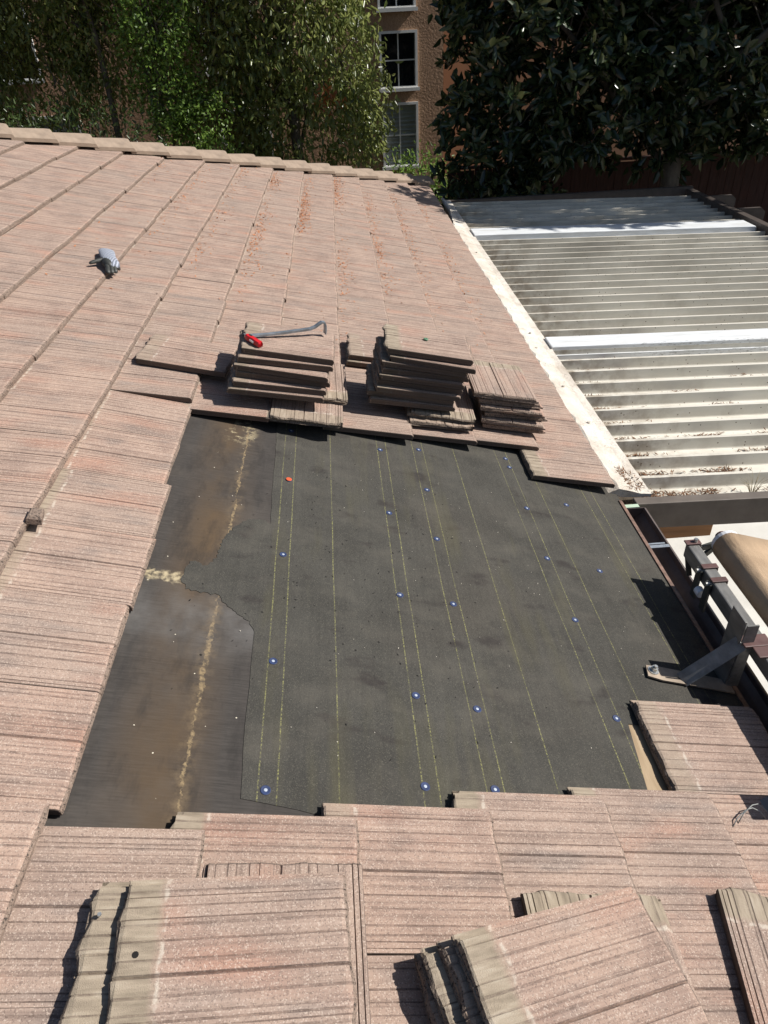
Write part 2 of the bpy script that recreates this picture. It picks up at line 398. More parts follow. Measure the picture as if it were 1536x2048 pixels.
capme = disc_mesh('cap_nail', [(0.0132, 0), (0.0132, 0.0012), (0.0118, 0.0018), (0.0085, 0.0013), (0.0052, 0.0012), (0.0047, 0.0018), (0.0042, 0.0022), (0.003, 0.0024)], [M['bluecap'], M['nailhead']], [0, 0, 0, 0, 0, 1, 1, 1])
pix = [(583, 859), (578, 957), (567, 1106), (547, 1319), (532, 1577), (761, 897), (779, 1023), (801, 1187), (833, 1388), (852, 1570), (838, 897), (855, 977), (875, 1075), (908, 1205), (956, 1415), (992, 1576), (1012, 915), (1020, 932), (1055, 1014), (1096, 1114), (1152, 1237), (1235, 1434), (1134, 1007), (1201, 1139)]
def pixel_roof(px, py, n):
    d = fwd + r2*((px-768)/1402.5) + u2*((1024-py)/1402.5)
    k = (n - CAM.dot(N))/d.dot(N); p = CAM + d*k
    return p.dot(U), p.y
NAILS = []
for px, py in pix:
    s, y = pixel_roof(px, py, -0.06); NAILS.append((s, y))
for i, (s, y) in enumerate(NAILS):
    sh, n = (feltC, -0.0677) if s > 1.12 else ((feltB, -0.0681) if s > 0.46 else (feltA, -0.0686))
    mw = roof_matrix(s, y, n+0.0002, phi=i*0.7)
    q = link('cap_nail', capme, sh, mw); PW[sh.name] = FM
    q.matrix_parent_inverse = FM.inverted()

# ------------------------------------------------------------------ tile meshes
def tile_mesh(seed, broken=0.0038, lip=0.0):
    rnd = random.Random(seed)
    prof = []          # (y, z, face-material of the segment that starts here)
    prof.append((-0.018, 0.012, 0)); prof.append((-0.010, 0.012, 0)); prof.append((-0.0085, 0.0165, 0)); prof.append((-0.004, 0.0165, 1)); prof.append((-0.0025, 0.011, 1))
    prof.append((0.0, TT-0.001, 0))
    ys = []
    y = 0.014
    while y < TW-0.035:
        ys.append(y); y += rnd.choice((0.011, 0.016, 0.021, 0.027, 0.033))*rnd.uniform(0.85, 1.15)
    mid = TW*rnd.uniform(0.44, 0.54)
    ys = [q for q in ys if abs(q-mid) > 0.013]; ys = sorted(ys+[mid])
    z = TT
    for q in ys:
        deep = abs(q-mid) < 1e-6
        wv = 0.0034 if deep else rnd.uniform(0.0014, 0.0030); dp = 0.0055 if deep else rnd.uniform(0.0005, 0.0022)
        step = rnd.uniform(-0.0009, 0.0009)
        prof.append((q-wv, z, 1)); prof.append((q-wv*0.1, z-dp, 1)); z2 = TT+step; prof.append((q+wv, z2, 0)); z = z2
    prof.append((TW-0.024, TT, 1)); prof.append((TW-0.0225, TT-0.0022-lip, 1)); prof.append((TW-0.021, TT-0.0003, 0)); prof.append((TW-0.011, TT-0.0005, 1)); prof.append((TW-0.0098, TT-0.0026-lip*1.3, 1)); prof.append((TW-0.0085, TT-0.0006, 0)); prof.append((TW-0.0015, TT-0.0010, 3))
    prof.append((TW, TT-0.0035, 3)); prof.append((TW-0.001, TT*0.55, 3)); prof.append((TW-0.004, TT*0.5, 3)); prof.append((TW-0.004, 0.0005, 3)); prof.append((TW-0.018, 0.0, 2)); prof.append((TW*0.5, 0.0, 2)); prof.append((0.012, 0.0, 2)); prof.append((-0.018, 0.004, 2))
    n = len(prof)
    def ragged(a_):
        kn = [rnd.uniform(-a_, a_) for _ in range(14)]
        out = []
        for p in prof:
            q = min(0.9999, max(0.0, (p[0]+0.018)/(TW+0.018)))*13; i_ = int(q); out.append(kn[i_]+(kn[i_+1]-kn[i_])*(q-i_)+rnd.uniform(-a_*0.22, a_*0.22))
        return out
    j0 = ragged(broken); j1 = ragged(broken*1.9)
    chip = rnd.choice((0.0, 0.012, 0.022, 0.03)); far_side = rnd.random() < 0.5      # knocked-off head corner
    j1 = [q - chip*max(0.0, 1-((p[0]+0.018) if far_side else (TW-p[0]))/0.045) for q, p in zip(j1, prof)]
    secs = []
    def sec(x, dz, jit):
        return [(x+(jit[k] if jit else 0), p[0], (max(0.0, p[1]-dz) if p[1] > 0.013 else p[1])) for k, p in enumerate(prof)]
    secs.append(sec(0.0, 0.0075, j0)); secs.append(sec(0.006, 0.0022, [q*0.7 for q in j0])); secs.append(sec(0.014, 0.0, None)); secs.append(sec(TL-0.012, 0.0, None)); secs.append(sec(TL-0.004, 0.003, [q*0.7 for q in j1])); secs.append(sec(TL, 0.009, j1))
    v = []; f = []; mi = []
    for s in secs: v += s
    for i in range(len(secs)-1):
        for k in range(n):
            k2 = (k+1) % n; a = i*n
            f.append((a+k, a+n+k, a+n+k2, a+k2))
            e = prof[k][2]
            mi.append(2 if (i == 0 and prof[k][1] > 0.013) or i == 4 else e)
    # ends as strips between top and bottom so that they stay clean
    top = list(range(5, n-5)); 
    f.append(tuple(range(n))); mi.append(2)
    L = (len(secs)-1)*n; f.append(tuple(L+k for k in reversed(range(n)))); mi.append(2)
    me = bpy.data.meshes.new('roof_tile'); me.from_pydata(v, [], f)
    for m in (M['tile'], M['groove'], M['butt'], M['side']): me.materials.append(m)
    me.polygons.foreach_set('material_index', mi); me.update()
    bm = bmesh.new(); bm.from_mesh(me); bmesh.ops.recalc_face_normals(bm, faces=bm.faces); bm.to_mesh(me); bm.free()
    return me
TM = [tile_mesh(10+k) for k in range(9)]
TMS = [tile_mesh(40+k, 0.0045, 0.003) for k in range(9)]     # salvaged tiles: deeper side lips, rougher ends
random.seed(11)
hole_top = {7: None, 8: 2.854, 9: 2.92, 10: 2.953, 11: 3.02, 12: 3.09, 13: 2.843}
hole_bot = {8: 0.88, 9: 0.935, 10: 0.99, 11: 1.06, 12: 1.105, 13: 1.455}
# where each course enters the picture (nearest y worth single tiles)
vis0 = {-1: 7.0, 0: 6.6, 1: 6.1, 2: 5.2, 3: 4.2, 4: 3.2, 5: 2.1, 6: 1.1}
margin = []
def course_tile(i, ynear, n_extra=0.0, tilt_extra=0.0, s_extra=0.0, single=True):
    s = (13-i)*EXPO + random.uniform(-0.005, 0.005) + s_extra
    n = -TT*math.cos(DELTA) + random.uniform(-0.0012, 0.0012) + n_extra
    yy = ynear + TW + random.uniform(-0.002, 0.002)
    m = roof_matrix(s, yy, n, phi=random.uniform(-0.006, 0.006), tilt=DELTA + random.uniform(-0.004, 0.004) + tilt_extra, roll=random.uniform(-0.004, 0.004))
    me = random.choice(TM)
    if single: link('roof_tile', me, roof, m)
    else: margin.append((me, m))
def in_hip(i, ynear):
    return ynear + TW*0.5 < hipy((13-i)*EXPO) - 0.10
for i in range(-1, 14):
    if i >= 8:
        y = hole_top[i]
        while in_hip(i, y): course_tile(i, y); y += TW
        y = hole_bot[i]-TW; k = 0
        while y > -1.3:
            course_tile(i, y, single=(y > 0.15)); y -= TW; k += 1
    elif i == 7:
        y = 2.243+TW*2
        while in_hip(i, y): course_tile(i, y); y += TW
        for k in range(-4, 2):                  # loosened tiles whose lower ends have dropped on to the felt
            y = 2.243+TW*k
            course_tile(7, y, n_extra=-0.033, tilt_extra=-0.075, s_extra=(-0.022 if k < 0 else 0.004)-0.008)
        y = 2.243-TW*5-0.012
        while y > -1.3: course_tile(7, y, single=(y > 0.15)); y -= TW
    else:
        y0 = 0.88+0.055*(i-8); k = math.floor((vis0[i]-1.4-y0)/TW); y = y0+k*TW
        while in_hip(i, y):
            course_tile(i, y, single=(y > vis0[i]-0.35)); y += TW
# tiles out of the picture, joined
mb = MB()
for me, m in margin:
    b = len(mb.v); mb.v += [m @ v.co for v in me.vertices]
    for p in me.polygons: mb.face([b+q for q in p.vertices], p.material_index)
mg = mb.build('roof_tile', [M['tile'], M['groove'], M['butt'], M['side']], roof); mg['kind'] = 'stuff'

# hip caps ----------------------------------------------------------
t = simple('hip cap concrete', (0.285, 0.218, 0.165), 0.92, var=0.22, scale=9, bump=0.5, bscale=300, bdist=0.002); M['hip'] = t.m
hd = (RW(1, hipy(1)) - RW(0, hipy(0))).normalized()          # up along the hip
side_a = (Y*-1 + U*0).normalized()
nf = Vector((0, math.sin(TH*0.95), math.cos(TH*0.95)))       # far plane normal, roughly
hn = (N + nf).normalized()
def hip_frame():
    x = hd; z = (hn - x*hn.dot(x)).normalized(); y = z.cross(x)
    return x, y, z
hx, hy, hz_ = hip_frame()
def hip_mesh(seed):
    rnd = random.Random(seed); mb = MB(); L = 0.42; th = 0.030
    def sec(x, wid, dz, jx=0):
        w = wid; d = 0.62
        return [(x+jx+rnd.uniform(-.002, .002), -w, -w*d+dz), (x+jx, -w*0.25, -0.012+dz), (x+jx, w*0.25, -0.012+dz), (x+jx+rnd.uniform(-.002, .002), w, -w*d+dz), (x, w-0.004, -w*d-th+dz), (x, 0, -th-0.012+dz), (x, -w+0.004, -w*d-th+dz)]
    mb.sweep([sec(0, 0.140, -0.012, 0.022), sec(0.012, 0.143, -0.003, 0.02), sec(0.05, 0.143, 0), sec(L, 0.128, 0)])
    me = bpy.data.meshes.new('hip_tile'); me.from_pydata(mb.v, [], mb.f); me.materials.append(M['hip']); me.update()
    bm = bmesh.new(); bm.from_mesh(me); bmesh.ops.recalc_face_normals(bm, faces=bm.faces); bm.to_mesh(me); bm.free(); return me
HM = [hip_mesh(k) for k in range(4)]
a = 0.0; k = 0
while a < 6.0:
    p = RW(0.0, hipy(0.0)) + hd*a + hz_*(0.105)
    R = Matrix((hx, hy, hz_)).transposed() @ Matrix.Rotation(0.085+random.uniform(-.006, .006), 3, 'Y') @ Matrix.Rotation(random.uniform(-.03, .03), 3, 'Z')
    m = R.to_4x4(); m.translation = p
    link('hip_tile', HM[k % 4], roof, m); a += 0.372; k += 1

# ------------------------------------------------------------------ patio cover
cover = empty('patio_cover', (1.8, 6.4, ZG))
tag(cover, 'cream metal patio cover with raised ribs and two wide white beams', 'patio cover')
t = NT('cream enamelled pan', 0.45); co = t.coord(); xyz = t.sep(co)
col = t.ramp(t.noise(t.mapping(co, (0.7, 4, 4)), 3, 5, 0.6), [(0.3, (0.62, 0.59, 0.51)), (0.7, (0.72, 0.69, 0.61))])
dirt = t.noise(t.mapping(co, (1.6, 3.0, 1.0)), 1.4, 6, 0.7)
col = t.mix(t.ramp(dirt, [(0.52, 0.0), (0.75, 0.45)]), col, (0.24, 0.20, 0.14))
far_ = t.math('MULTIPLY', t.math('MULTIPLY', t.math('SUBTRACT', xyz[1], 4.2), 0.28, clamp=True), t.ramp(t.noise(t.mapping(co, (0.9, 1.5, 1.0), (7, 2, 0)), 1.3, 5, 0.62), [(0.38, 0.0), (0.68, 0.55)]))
col = t.mix(far_, col, (0.21, 0.185, 0.14))  # far pans: mottled tree shade painted into the colour, along with leaf dirt
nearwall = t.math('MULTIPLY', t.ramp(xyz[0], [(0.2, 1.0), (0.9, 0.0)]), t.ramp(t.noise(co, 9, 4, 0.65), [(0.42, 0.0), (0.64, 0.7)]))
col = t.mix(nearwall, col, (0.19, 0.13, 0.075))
spk = t.sep(t.voro(co, 55.0, 'Color'))[0]
col = t.mix(t.math('MULTIPLY', t.math('GREATER_THAN', spk, 0.93), t.math('LESS_THAN', t.voro(co, 55.0), 0.22)), col, (0.12, 0.085, 0.05))
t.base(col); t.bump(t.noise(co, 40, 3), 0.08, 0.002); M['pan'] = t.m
t = NT('white beam paint', 0.4); co = t.coord(); xyz = t.sep(co)
col = t.ramp(t.noise(t.mapping(co, (1, 6, 6)), 2.5, 5), [(0.3, (0.70, 0.73, 0.75)), (0.7, (0.80, 0.82, 0.83))])
mild = t.math('MULTIPLY', t.ramp(t.noise(t.mapping(co, (5, 30, 30)), 4, 5, 0.7), [(0.54, 0.0), (0.64, 0.8)]), t.math('MULTIPLY', t.math('LESS_THAN', xyz[1], 4.80), t.ramp(xyz[0], [(0.5, 0.0), (1.6, 1.0)])))
col = t.mix(mild, col, (0.10, 0.095, 0.085))
col = t.mix(t.ramp(t.noise(t.mapping(co, (1.5, 9, 9), (3, 1, 0)), 2.2, 6, 0.7), [(0.46, 0.0), (0.70, 0.5)]), col, (0.42, 0.40, 0.35)); t.base(col); M['whitebeam'] = t.m
SLOPE = -0.028
def cz(x, z): return z + SLOPE*(x-0.2)
XL, XR = 0.19, 3.44
PER = 0.194; Y0 = 3.05; RH = 0.072
def cbox(mb, x0, x1, y0, y1, z0, z1, m=0):
    return mb.hexa([(x0, y0, cz(x0, z0)), (x1, y0, cz(x1, z0)), (x1, y1, cz(x1, z0)), (x0, y1, cz(x0, z0)), (x0, y0, cz(x0, z1)), (x1, y0, cz(x1, z1)), (x1, y1, cz(x1, z1)), (x0, y1, cz(x0, z1))], m)
ZR = -0.10
npan = 36
for k in range(npan):
    y = Y0 + (k-1)*PER + random.uniform(-0.003, 0.003)
    prof = [(0.0, -RH-0.0), (PER-0.028, -RH), (PER-0.025, -RH+0.006), (PER-0.021, 0.0), (PER+0.002, 0.0), (PER+0.002, -0.012)]
    outer = prof; inner = [(a_, b_-0.0025) for a_, b_ in reversed(prof)]
    loop = outer + inner
    jx = random.uniform(-0.008, 0.008)
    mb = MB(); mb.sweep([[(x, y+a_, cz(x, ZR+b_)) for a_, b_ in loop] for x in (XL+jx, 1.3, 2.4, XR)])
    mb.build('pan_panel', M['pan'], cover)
for (ya, yb, zt) in ((4.775, 4.975, -0.072), (8.02, 8.32, -0.072)):
    mb = MB(); cbox(mb, XL+0.01, XR-0.04, ya, yb, -0.172, zt); o = bevel(mb.build('wide_beam', M['whitebeam'], cover), 0.006)
    mb = MB(); cbox(mb, XL+0.012, XR-0.05, ya-0.016, ya-0.002, -0.172, zt-0.062); mb.build('beam_lip', M['whitebeam'], cover)
M['bronze'] = simple('bronze beam paint', (0.075, 0.060, 0.052), 0.5, var=0.2, scale=12, bump=0.05).m
M['taupe'] = simple('dusty taupe beam', (0.13, 0.108, 0.09), 0.6, var=0.2, scale=9).m
mb = MB(); cbox(mb, 0.10, 3.7, 2.78, 2.84, -0.245, -0.090); bevel(mb.build('front_beam', M['taupe'], cover), 0.004)
mb = MB(); mb.box(3.44, 3.53, 2.9, 10.05, -0.33, -0.135); bevel(mb.build('side_beam', M['bronze'], cover), 0.004)
mb = MB(); mb.box(0.15, 3.53, 10.0, 10.06, -0.33, -0.11); mb.build('rear_beam', M['bronze'], cover)
for y in (7.2, 8.0, 8.8, 9.55, 6.4, 5.6, 4.8, 4.0, 3.2):        # rafter tails with clipped ends
    mb = MB(); pts = [(3.53, -0.36), (3.86, -0.36), (3.92, -0.30), (3.92, -0.20), (3.86, -0.15), (3.53, -0.15)]
    mb.sweep([[(x, y, z) for x, z in pts], [(x, y+0.045, z) for x, z in pts]]); mb.build('rafter_tail', M['bronze'], cover)
for x, y in ((3.48, 2.86), (3.48, 6.4), (3.48, 9.95)):
    MB().box(x-0.04, x+0.04, y-0.04, y+0.04, ZG, -0.33).build('post', M['bronze'], cover)
# cedar ledger beam below the front beam
M['cedar'] = simple('cedar beam', (0.30, 0.145, 0.055), 0.65, var=0.3, scale=3, stretch=(1, 14, 14), bump=0.2, bscale=20).m
mb = MB(); mb.box(0.16, 0.565, 2.845, 2.96, -0.375, -0.275); bevel(mb.build('ledger_beam', M['cedar'], cover), 0.004)
# sheet flashing between tiles and pans
t = NT('cracked cream coating', 0.8); co = t.coord()
col = t.ramp(t.noise(co, 4, 6, 0.65), [(0.3, (0.46, 0.40, 0.33)), (0.55, (0.63, 0.58, 0.51)), (0.75, (0.72, 0.68, 0.62))])
col = t.mix(t.ramp(t.noise(co, 11, 5, 0.7), [(0.58, 0.0), (0.72, 0.6)]), col, (0.30, 0.235, 0.15))
crack = t.voro(t.vadd(co, t.noise(co, 6, 3, out='Color')), 5.0, 'Distance', 'DISTANCE_TO_EDGE')
col = t.mix(t.math('MULTIPLY', t.math('LESS_THAN', crack, 0.006), t.ramp(t.noise(co, 2.2, 2), [(0.5, 0.0), (0.56, 0.8)])), col, (0.10, 0.08, 0.06))
t.base(col); t.bump(t.math('ADD', t.noise(co, 60, 4), t.math('MULTIPLY', t.noise(co, 7, 3), 4.0)), 0.7, 0.006); M['coat'] = t.m
mb = MB(); rnd = random.Random(5); secs = []
y = 2.865
while y < 9.98:
    jl = rnd.uniform(-0.010, 0.010); jr = rnd.uniform(-0.002, 0.002); rr = 0 if y < 8.35 else min(0.075, 0.07*(y-8.35))
    hz1 = rnd.uniform(-0.003, 0.003)
    xl = -0.02 if y < 8.5 else 0.022+rr
    secs.append([(xl, y, -0.066), (0.030+jl+rr, y, -0.047+hz1), (0.085, y, -0.062+hz1*0.6), (0.15, y, -0.084), (0.205+jr, y, -0.090), (0.205+jr, y, -0.108), (0.09, y, -0.10), (xl, y, -0.09)])
    y += 0.06
mb.sweep(secs); fl = mb.build('flashing', M['coat'], cover)
for y in (3.6, 4.1, 4.75, 5.05, 5.6, 6.1, 7.3):
    mb = MB(); x = rnd.uniform(0.07, 0.13); mb.tube([(x, y, -0.075), (x, y, -0.056)], [0.012, 0.009], 8); mb.build('screw', M['coat'], cover)
for seg in (0, 1):      # torn dark gap strip at the far end
    pass

# ------------------------------------------------------------------ gutter
gut = empty('gutter', (0.06, 1.0, -0.2)); tag(gut, 'brown metal rain gutter fixed along the stripped eave', 'gutter')
prof = [(0.020, -0.082), (0.020, -0.15), (0.085, -0.15), (0.100, -0.135), (0.126, -0.112), (0.128, -0.084), (0.118, -0.080), (0.115, -0.084), (0.115, -0.110), (0.092, -0.131), (0.078, -0.146), (0.024, -0.146), (0.024, -0.082)]
mb = MB(); mb.sweep([[(x, y, z) for x, z in prof] for y in (-2.0, 0.5, 2.0, 2.74)]); mb.build('trough', M['brown'], gut)
mb = MB(); mb.box(0.021, 0.120, 2.7405, 2.745, -0.15, -0.083); mb.build('end_cap', M['brown'], gut)
M['zinc'] = simple('galvanised strap', (0.58, 0.62, 0.64), 0.35, metal=0.7, var=0.15, scale=30).m
for y in (2.42, 0.9):
    mb = MB(); mb.box(0.012, 0.118, y, y+0.020, -0.078, -0.0755); mb.box(0.014, 0.105, y+0.026, y+0.036, -0.0775, -0.0760); mb.build('strap', M['zinc'], gut)
mb = MB(); mb.hexa([RW(-0.048, 1.0, -0.068), RW(-0.048, 2.80, -0.068), RW(-0.030, 2.80, -0.068), RW(-0.030, 1.0, -0.068), RW(-0.048, 1.0, -0.062), RW(-0.048, 2.80, -0.062), RW(-0.030, 2.80, -0.0625), RW(-0.030, 1.0, -0.0625)])
M['rustedge'] = simple('rusty drip edge', (0.16, 0.095, 0.07), 0.6, var=0.5, scale=18, stretch=(1, 2, 1)).m
mb.build('drip_edge', M['rustedge'], gut)
M['mint'] = simple('pale green sheet metal', (0.46, 0.58, 0.44), 0.6, var=0.1).m
mb = MB(); mb.box(0.01, 0.10, 2.75, 2.776, -0.16, -0.082); mb.build('end_flashing', M['mint'], gut)

# ------------------------------------------------------------------ awning on its steel beam
aw = empty('awning', (0.2, 1.0, 0.1)); tag(aw, 'tan fabric awning roller on a grey square steel beam above the gutter', 'awning')
M['steel'] = simple('bare grey steel', (0.20, 0.195, 0.185), 0.5, metal=0.35, var=0.3, scale=10, stretch=(3, 1, 3), bump=0.05).m
M['oxide'] = simple('red oxide bracket paint', (0.115, 0.060, 0.054), 0.5, var=0.2, scale=20).m
M['darksteel'] = simple('dark painted steel', (0.06, 0.062, 0.055), 0.5, metal=0.2, var=0.35, scale=12).m
M['white'] = simple('white plastic', (0.75, 0.76, 0.78), 0.4, var=0.05).m
BX0, BX1, BZ0, BZ1 = 0.034, 0.082, 0.085, 0.150
mb = MB(); mb.box(BX0, BX1, -1.0, 2.165, BZ0, BZ1); bevel(mb.build('steel_beam', M['steel'], aw), 0.005)
M['bolt'] = simple('zinc bolt', (0.55, 0.55, 0.52), 0.3, metal=0.8, var=0.2, scale=60).m
def clampb(y, w=0.026, legs=True):
    mb = MB(); mb.box(BX0-0.006, BX1+0.008, y, y+w, BZ1+0.0015, BZ1+0.008); mb.box(BX1+0.002, BX1+0.008, y, y+w, BZ0-0.01, BZ1+0.0015)
    o = bevel(mb.build('clamp', M['oxide'], aw), 0.002)
    if legs:
        mb = MB(); mb.box(BX0-0.014, BX0-0.006, y-0.004, y+w+0.004, 0.005, BZ1-0.008); mb.build('clamp_leg', M['darksteel'], aw)
        mb = MB(); mb.tube([(BX0-0.024, y+w/2, BZ1-0.012), (BX0+0.0, y+w/2, BZ1-0.012)], 0.009, 8); mb.build('bolt', M['bolt'], aw)
clampb(2.145, 0.03, False); clampb(1.995); clampb(1.915)
mb = MB(); mb.tube([(BX1-0.012, 2.16, BZ1+0.008), (BX1-0.012, 2.16, BZ1+0.022)], [0.009, 0.008], 8); mb.build('bolt', M['bolt'], aw)
mb = MB(); mb.tube([(BX0-0.010, 1.955, 0.06), (BX0-0.010, 1.985, 0.06)], 0.018, 12); mb.build('roller_pin', M['white'], aw)
# arms from beam end to roller
for dz in (0.0, -0.07):
    mb = MB(); mb.bar((BX1, 2.15, BZ0+0.04+dz), (0.192, 2.18, 0.13), 0.012, 0.024); mb.build('arm', M['darksteel'], aw)
mb = MB(); mb.bar((BX0+0.01, 2.10, 0.03), (BX0+0.012, 2.15, BZ0+0.01), 0.02, 0.010); mb.build('knee_brace', M['darksteel'], aw)
# fabric roll and sheet
t = NT('tan canvas', 0.9); co = t.coord()
col = t.ramp(t.noise(t.mapping(co, (1, 3, 1)), 3, 5, 0.6), [(0.3, (0.36, 0.25, 0.155)), (0.7, (0.47, 0.335, 0.215))])
wv = t.noise(t.mapping(co, (300, 300, 300)), 1, 1); t.base(col); t.bump(t.math('ADD', t.math('MULTIPLY', t.noise(t.mapping(co, (6, 2, 6)), 2, 3), 6.0), wv), 0.5, 0.004); M['canvas'] = t.m
RC = Vector((0.192, 0, 0.148)); RR = 0.062
secs = []
for y in np.linspace(-1.0, 2.135, 34):
    sec = []
    for k in range(9):            # left half of the roll, from underneath round to the top
        a_ = math.radians(-100 - 170*k/8.0)
        rr = RR*(1+0.02*math.sin(y*9+k))
        sec.append((RC.x+rr*math.cos(a_), y, RC.z+rr*math.sin(a_)))
    for k in range(1, 9):
        x = RC.x + 0.02 + k*0.12
        sec.append((x, y+0.004*k, RC.z+RR - 0.01 - 0.30*(x-RC.x-0.02) - 0.012*math.sin(k*0.4) + 0.004*math.sin(y*6+k)))
    secs.append(sec)
mb = MB(); mb.sweep(secs, closed=False); o = mb.build('canvas', M['canvas'], aw, smooth=True)
md = o.modifiers.new('s', 'SOLIDIFY'); md.thickness = 0.003
mb = MB(); mb.tube([(RC.x, 2.136, RC.z), (RC.x, 2.158, RC.z)], [0.058, 0.056], 24); mb.build('roller_end', M['white'], aw)
mb = MB(); mb.tube([(RC.x, 2.158, RC.z), (RC.x, 2.20, RC.z)], 0.022, 12); mb.build('axle', M['oxide'], aw)
# roof bracket that carries the beam
br = empty('beam_bracket', RW(0.0, 1.6, -0.06)); tag(br, 'welded grey steel bracket bolted to the felt, holding the beam end up', 'bracket')
bx = -0.018
mb = MB(); mb.box(bx-0.004, bx+0.004, 1.61, 1.695, -0.066, 0.247); bevel(mb.build('upright', M['steel'], br), 0.0015)
mb = MB(); mb.box(bx+0.0045, bx+0.045, 1.603, 1.609, -0.06, 0.235); mb.build('upright_flange', M['steel'], br)
mb = MB(); mb.bar((-0.19, 1.60, -0.002), (-0.012, 1.612, 0.150), 0.052, 0.006, Vector((-0.45, -0.65, 0.6))); mb.build('brace', M['steel'], br)
M['base'] = simple('dusty steel plate', (0.30, 0.24, 0.18), 0.7, metal=0.1, var=0.35, scale=14).m
mb = MB(); P0 = [(0.312, 1.600), (0.26, 1.588), (-0.02, 1.572), (-0.02, 1.630), (0.25, 1.652), (0.30, 1.652)]
pl = [RW(s, y, -0.062) for s, y in P0]; pu = [RW(s, y, -0.056) for s, y in P0]
mb.sweep([pl, pu]); o = mb.build('base_plate', M['base'], br)
mb = MB(); cN = RW(0.282, 1.628, -0.056); mb.tube([cN, cN+N*0.003], 0.020, 16); mb.tube([cN+N*0.003, cN+N*0.016], 0.0125, 6); mb.tube([cN+N*0.016, cN+N*0.024], 0.007, 10); mb.build('bolt', M['bolt'], br)
mb = MB(); mb.box(bx+0.006, 0.085, 1.585, 1.640, 0.152, 0.158); mb.box(bx+0.03, 0.088, 1.535, 1.584, 0.1515, 0.158); bevel(mb.build('saddle_plate', M['oxide'], br), 0.004)
mb = MB(); cN = RW(0.10, 1.488, -0.06); mb.tube([cN, cN+N*0.012], 0.012, 6); mb.tube([cN+N*0.012, cN+N*0.022], 0.006, 8); mb.build('lag_bolt', M['bolt'], br)
# second, nearer bracket under the tiles at the right edge
br2 = empty('beam_bracket', RW(0.0, 1.0, -0.06)); tag(br2, 'second steel bracket strut coming out between eave tiles at the right edge', 'bracket')
mb = MB(); mb.bar(RW(0.19, 1.085, -0.035), Vector((-0.01, 1.11, 0.135)), 0.045, 0.006); mb.build('brace', M['steel'], br2)
mb = MB(); mb.box(bx-0.004, bx+0.004, 1.05, 1.13, -0.06, 0.24); mb.build('upright', M['steel'], br2)

# ------------------------------------------------------------------ loose and stacked tiles (things of their own)
tile_no = 0
def loose(label, s, y, n, phi_deg=0.0, group=None, tilt=0.0, roll=0.0):
    global tile_no
    m = roof_matrix(s, y, n, math.radians(phi_deg), tilt, (TL/2, TW/2, 0), roll, DELTA)
    o = link('roof_tile', TMS[tile_no % len(TMS)], None, m); tile_no += 1
    return tag(o, label, 'roof tile', group, 'thing')
ORD = ['topmost', 'second from the top', 'third from the top', 'fourth from the top', 'fifth from the top', 'sixth from the top', 'seventh from the top', 'eighth from the top', 'ninth from the top']
random.seed(21)
HT = 0.0318
def stack(n0, items, desc, group):
    """items: bottom to top (s, y, phi)"""
    k = len(items)
    for q, (s, y, ph) in enumerate(items):
        o = loose('', s, y, n0+HT*q, ph+random.uniform(-1.2, 1.2), group, tilt=random.uniform(-0.004, 0.004), roll=random.uniform(-0.004, 0.004))
        w = ORD[k-1-q] if k > 1 else 'single'
        o['label'] = 'roof tile, ' + w + ' ' + desc
TOPN = 0.001
stack(TOPN, [(1.55, 3.06, 90), (1.535, 3.245, 91)], 'of the two turned crosswise under the pry bar stack', 'tiles of the pry bar stack')
stack(TOPN+2*HT, [(1.71, 3.085, 1), (1.705, 3.10, 3), (1.69, 3.13, 0), (1.70, 3.12, -2), (1.695, 3.155, 1), (1.685, 3.175, -1)], 'in the stack that carries the pry bar', 'tiles of the pry bar stack')
stack(TOPN, [(0.875, 3.285, 90), (0.865, 3.31, 88)], 'of the two crosswise ones under the tallest stack', 'tiles of the tallest stack')
stack(TOPN+2*HT, [(1.045, 3.275, 2), (1.055, 3.285, -1), (1.035, 3.27, 1), (1.03, 3.29, 0), (1.035, 3.275, -2), (1.025, 3.29, 1), (1.035, 3.28, -1), (0.995, 3.275, -4), (1.02, 3.295, -2)], 'in the tallest stack of the middle row', 'tiles of the tallest stack')
stack(TOPN, [(1.13, 3.83, 0), (1.125, 3.85, 2)], 'of the low pair behind the tallest stack', 'tiles of the low pair')
stack(TOPN, [(0.47, 3.43, -90), (0.475, 3.41, -93), (0.485, 3.44, -88), (0.505, 3.42, -91), (0.535, 3.44, -89), (0.565, 3.43, -90)], 'in the crosswise stack nearest the patio cover', 'tiles of the crosswise stack')
loose('loose roof tile lying askew left of the pry bar stack', 2.15, 3.315, 0.0, -5.4)
# foreground
stack(TOPN-0.012, [(1.545, 0.605, 90)], 'crosswise one under the lower left foreground pair', 'tiles in the left foreground')
stack(TOPN-0.012+HT, [(1.705, 0.578, 1.6), (1.642, 0.574, 2.4)], 'of the foreground pair at lower left, head ends showing', 'tiles in the left foreground')
stack(TOPN-0.012, [(0.838, 0.585, -91)], 'crosswise one under the foreground stack at lower right', 'tiles in the right foreground')
stack(TOPN-0.012+HT, [(1.035, 0.505, 10), (1.025, 0.512, 11.5), (0.995, 0.515, 12), (0.978, 0.516, 13)], 'in the foreground stack at lower right', 'tiles in the right foreground')
loose('loose roof tile set crosswise at the right edge of the foreground', 0.36, 0.592, 0.0, -101)
M['hole'] = simple('nail hole', (0.008, 0.007, 0.006), 1.0, var=0.1).m
holeme = disc_mesh('nail_hole', [(0.0062, 0.0), (0.0062, 0.0008)], [M['hole']], [0, 0], 10)
for o in list(C.objects):
    lb = o.get('label', '')
    if 'topmost' in lb and 'foreground' in lb:
        q = bpy.data.objects.new('nail_hole', holeme); C.objects.link(q); q.parent = o; q.matrix_basis = Matrix.Translation((0.392, 0.125 if 'left' in lb else 0.16, TT+0.0002))
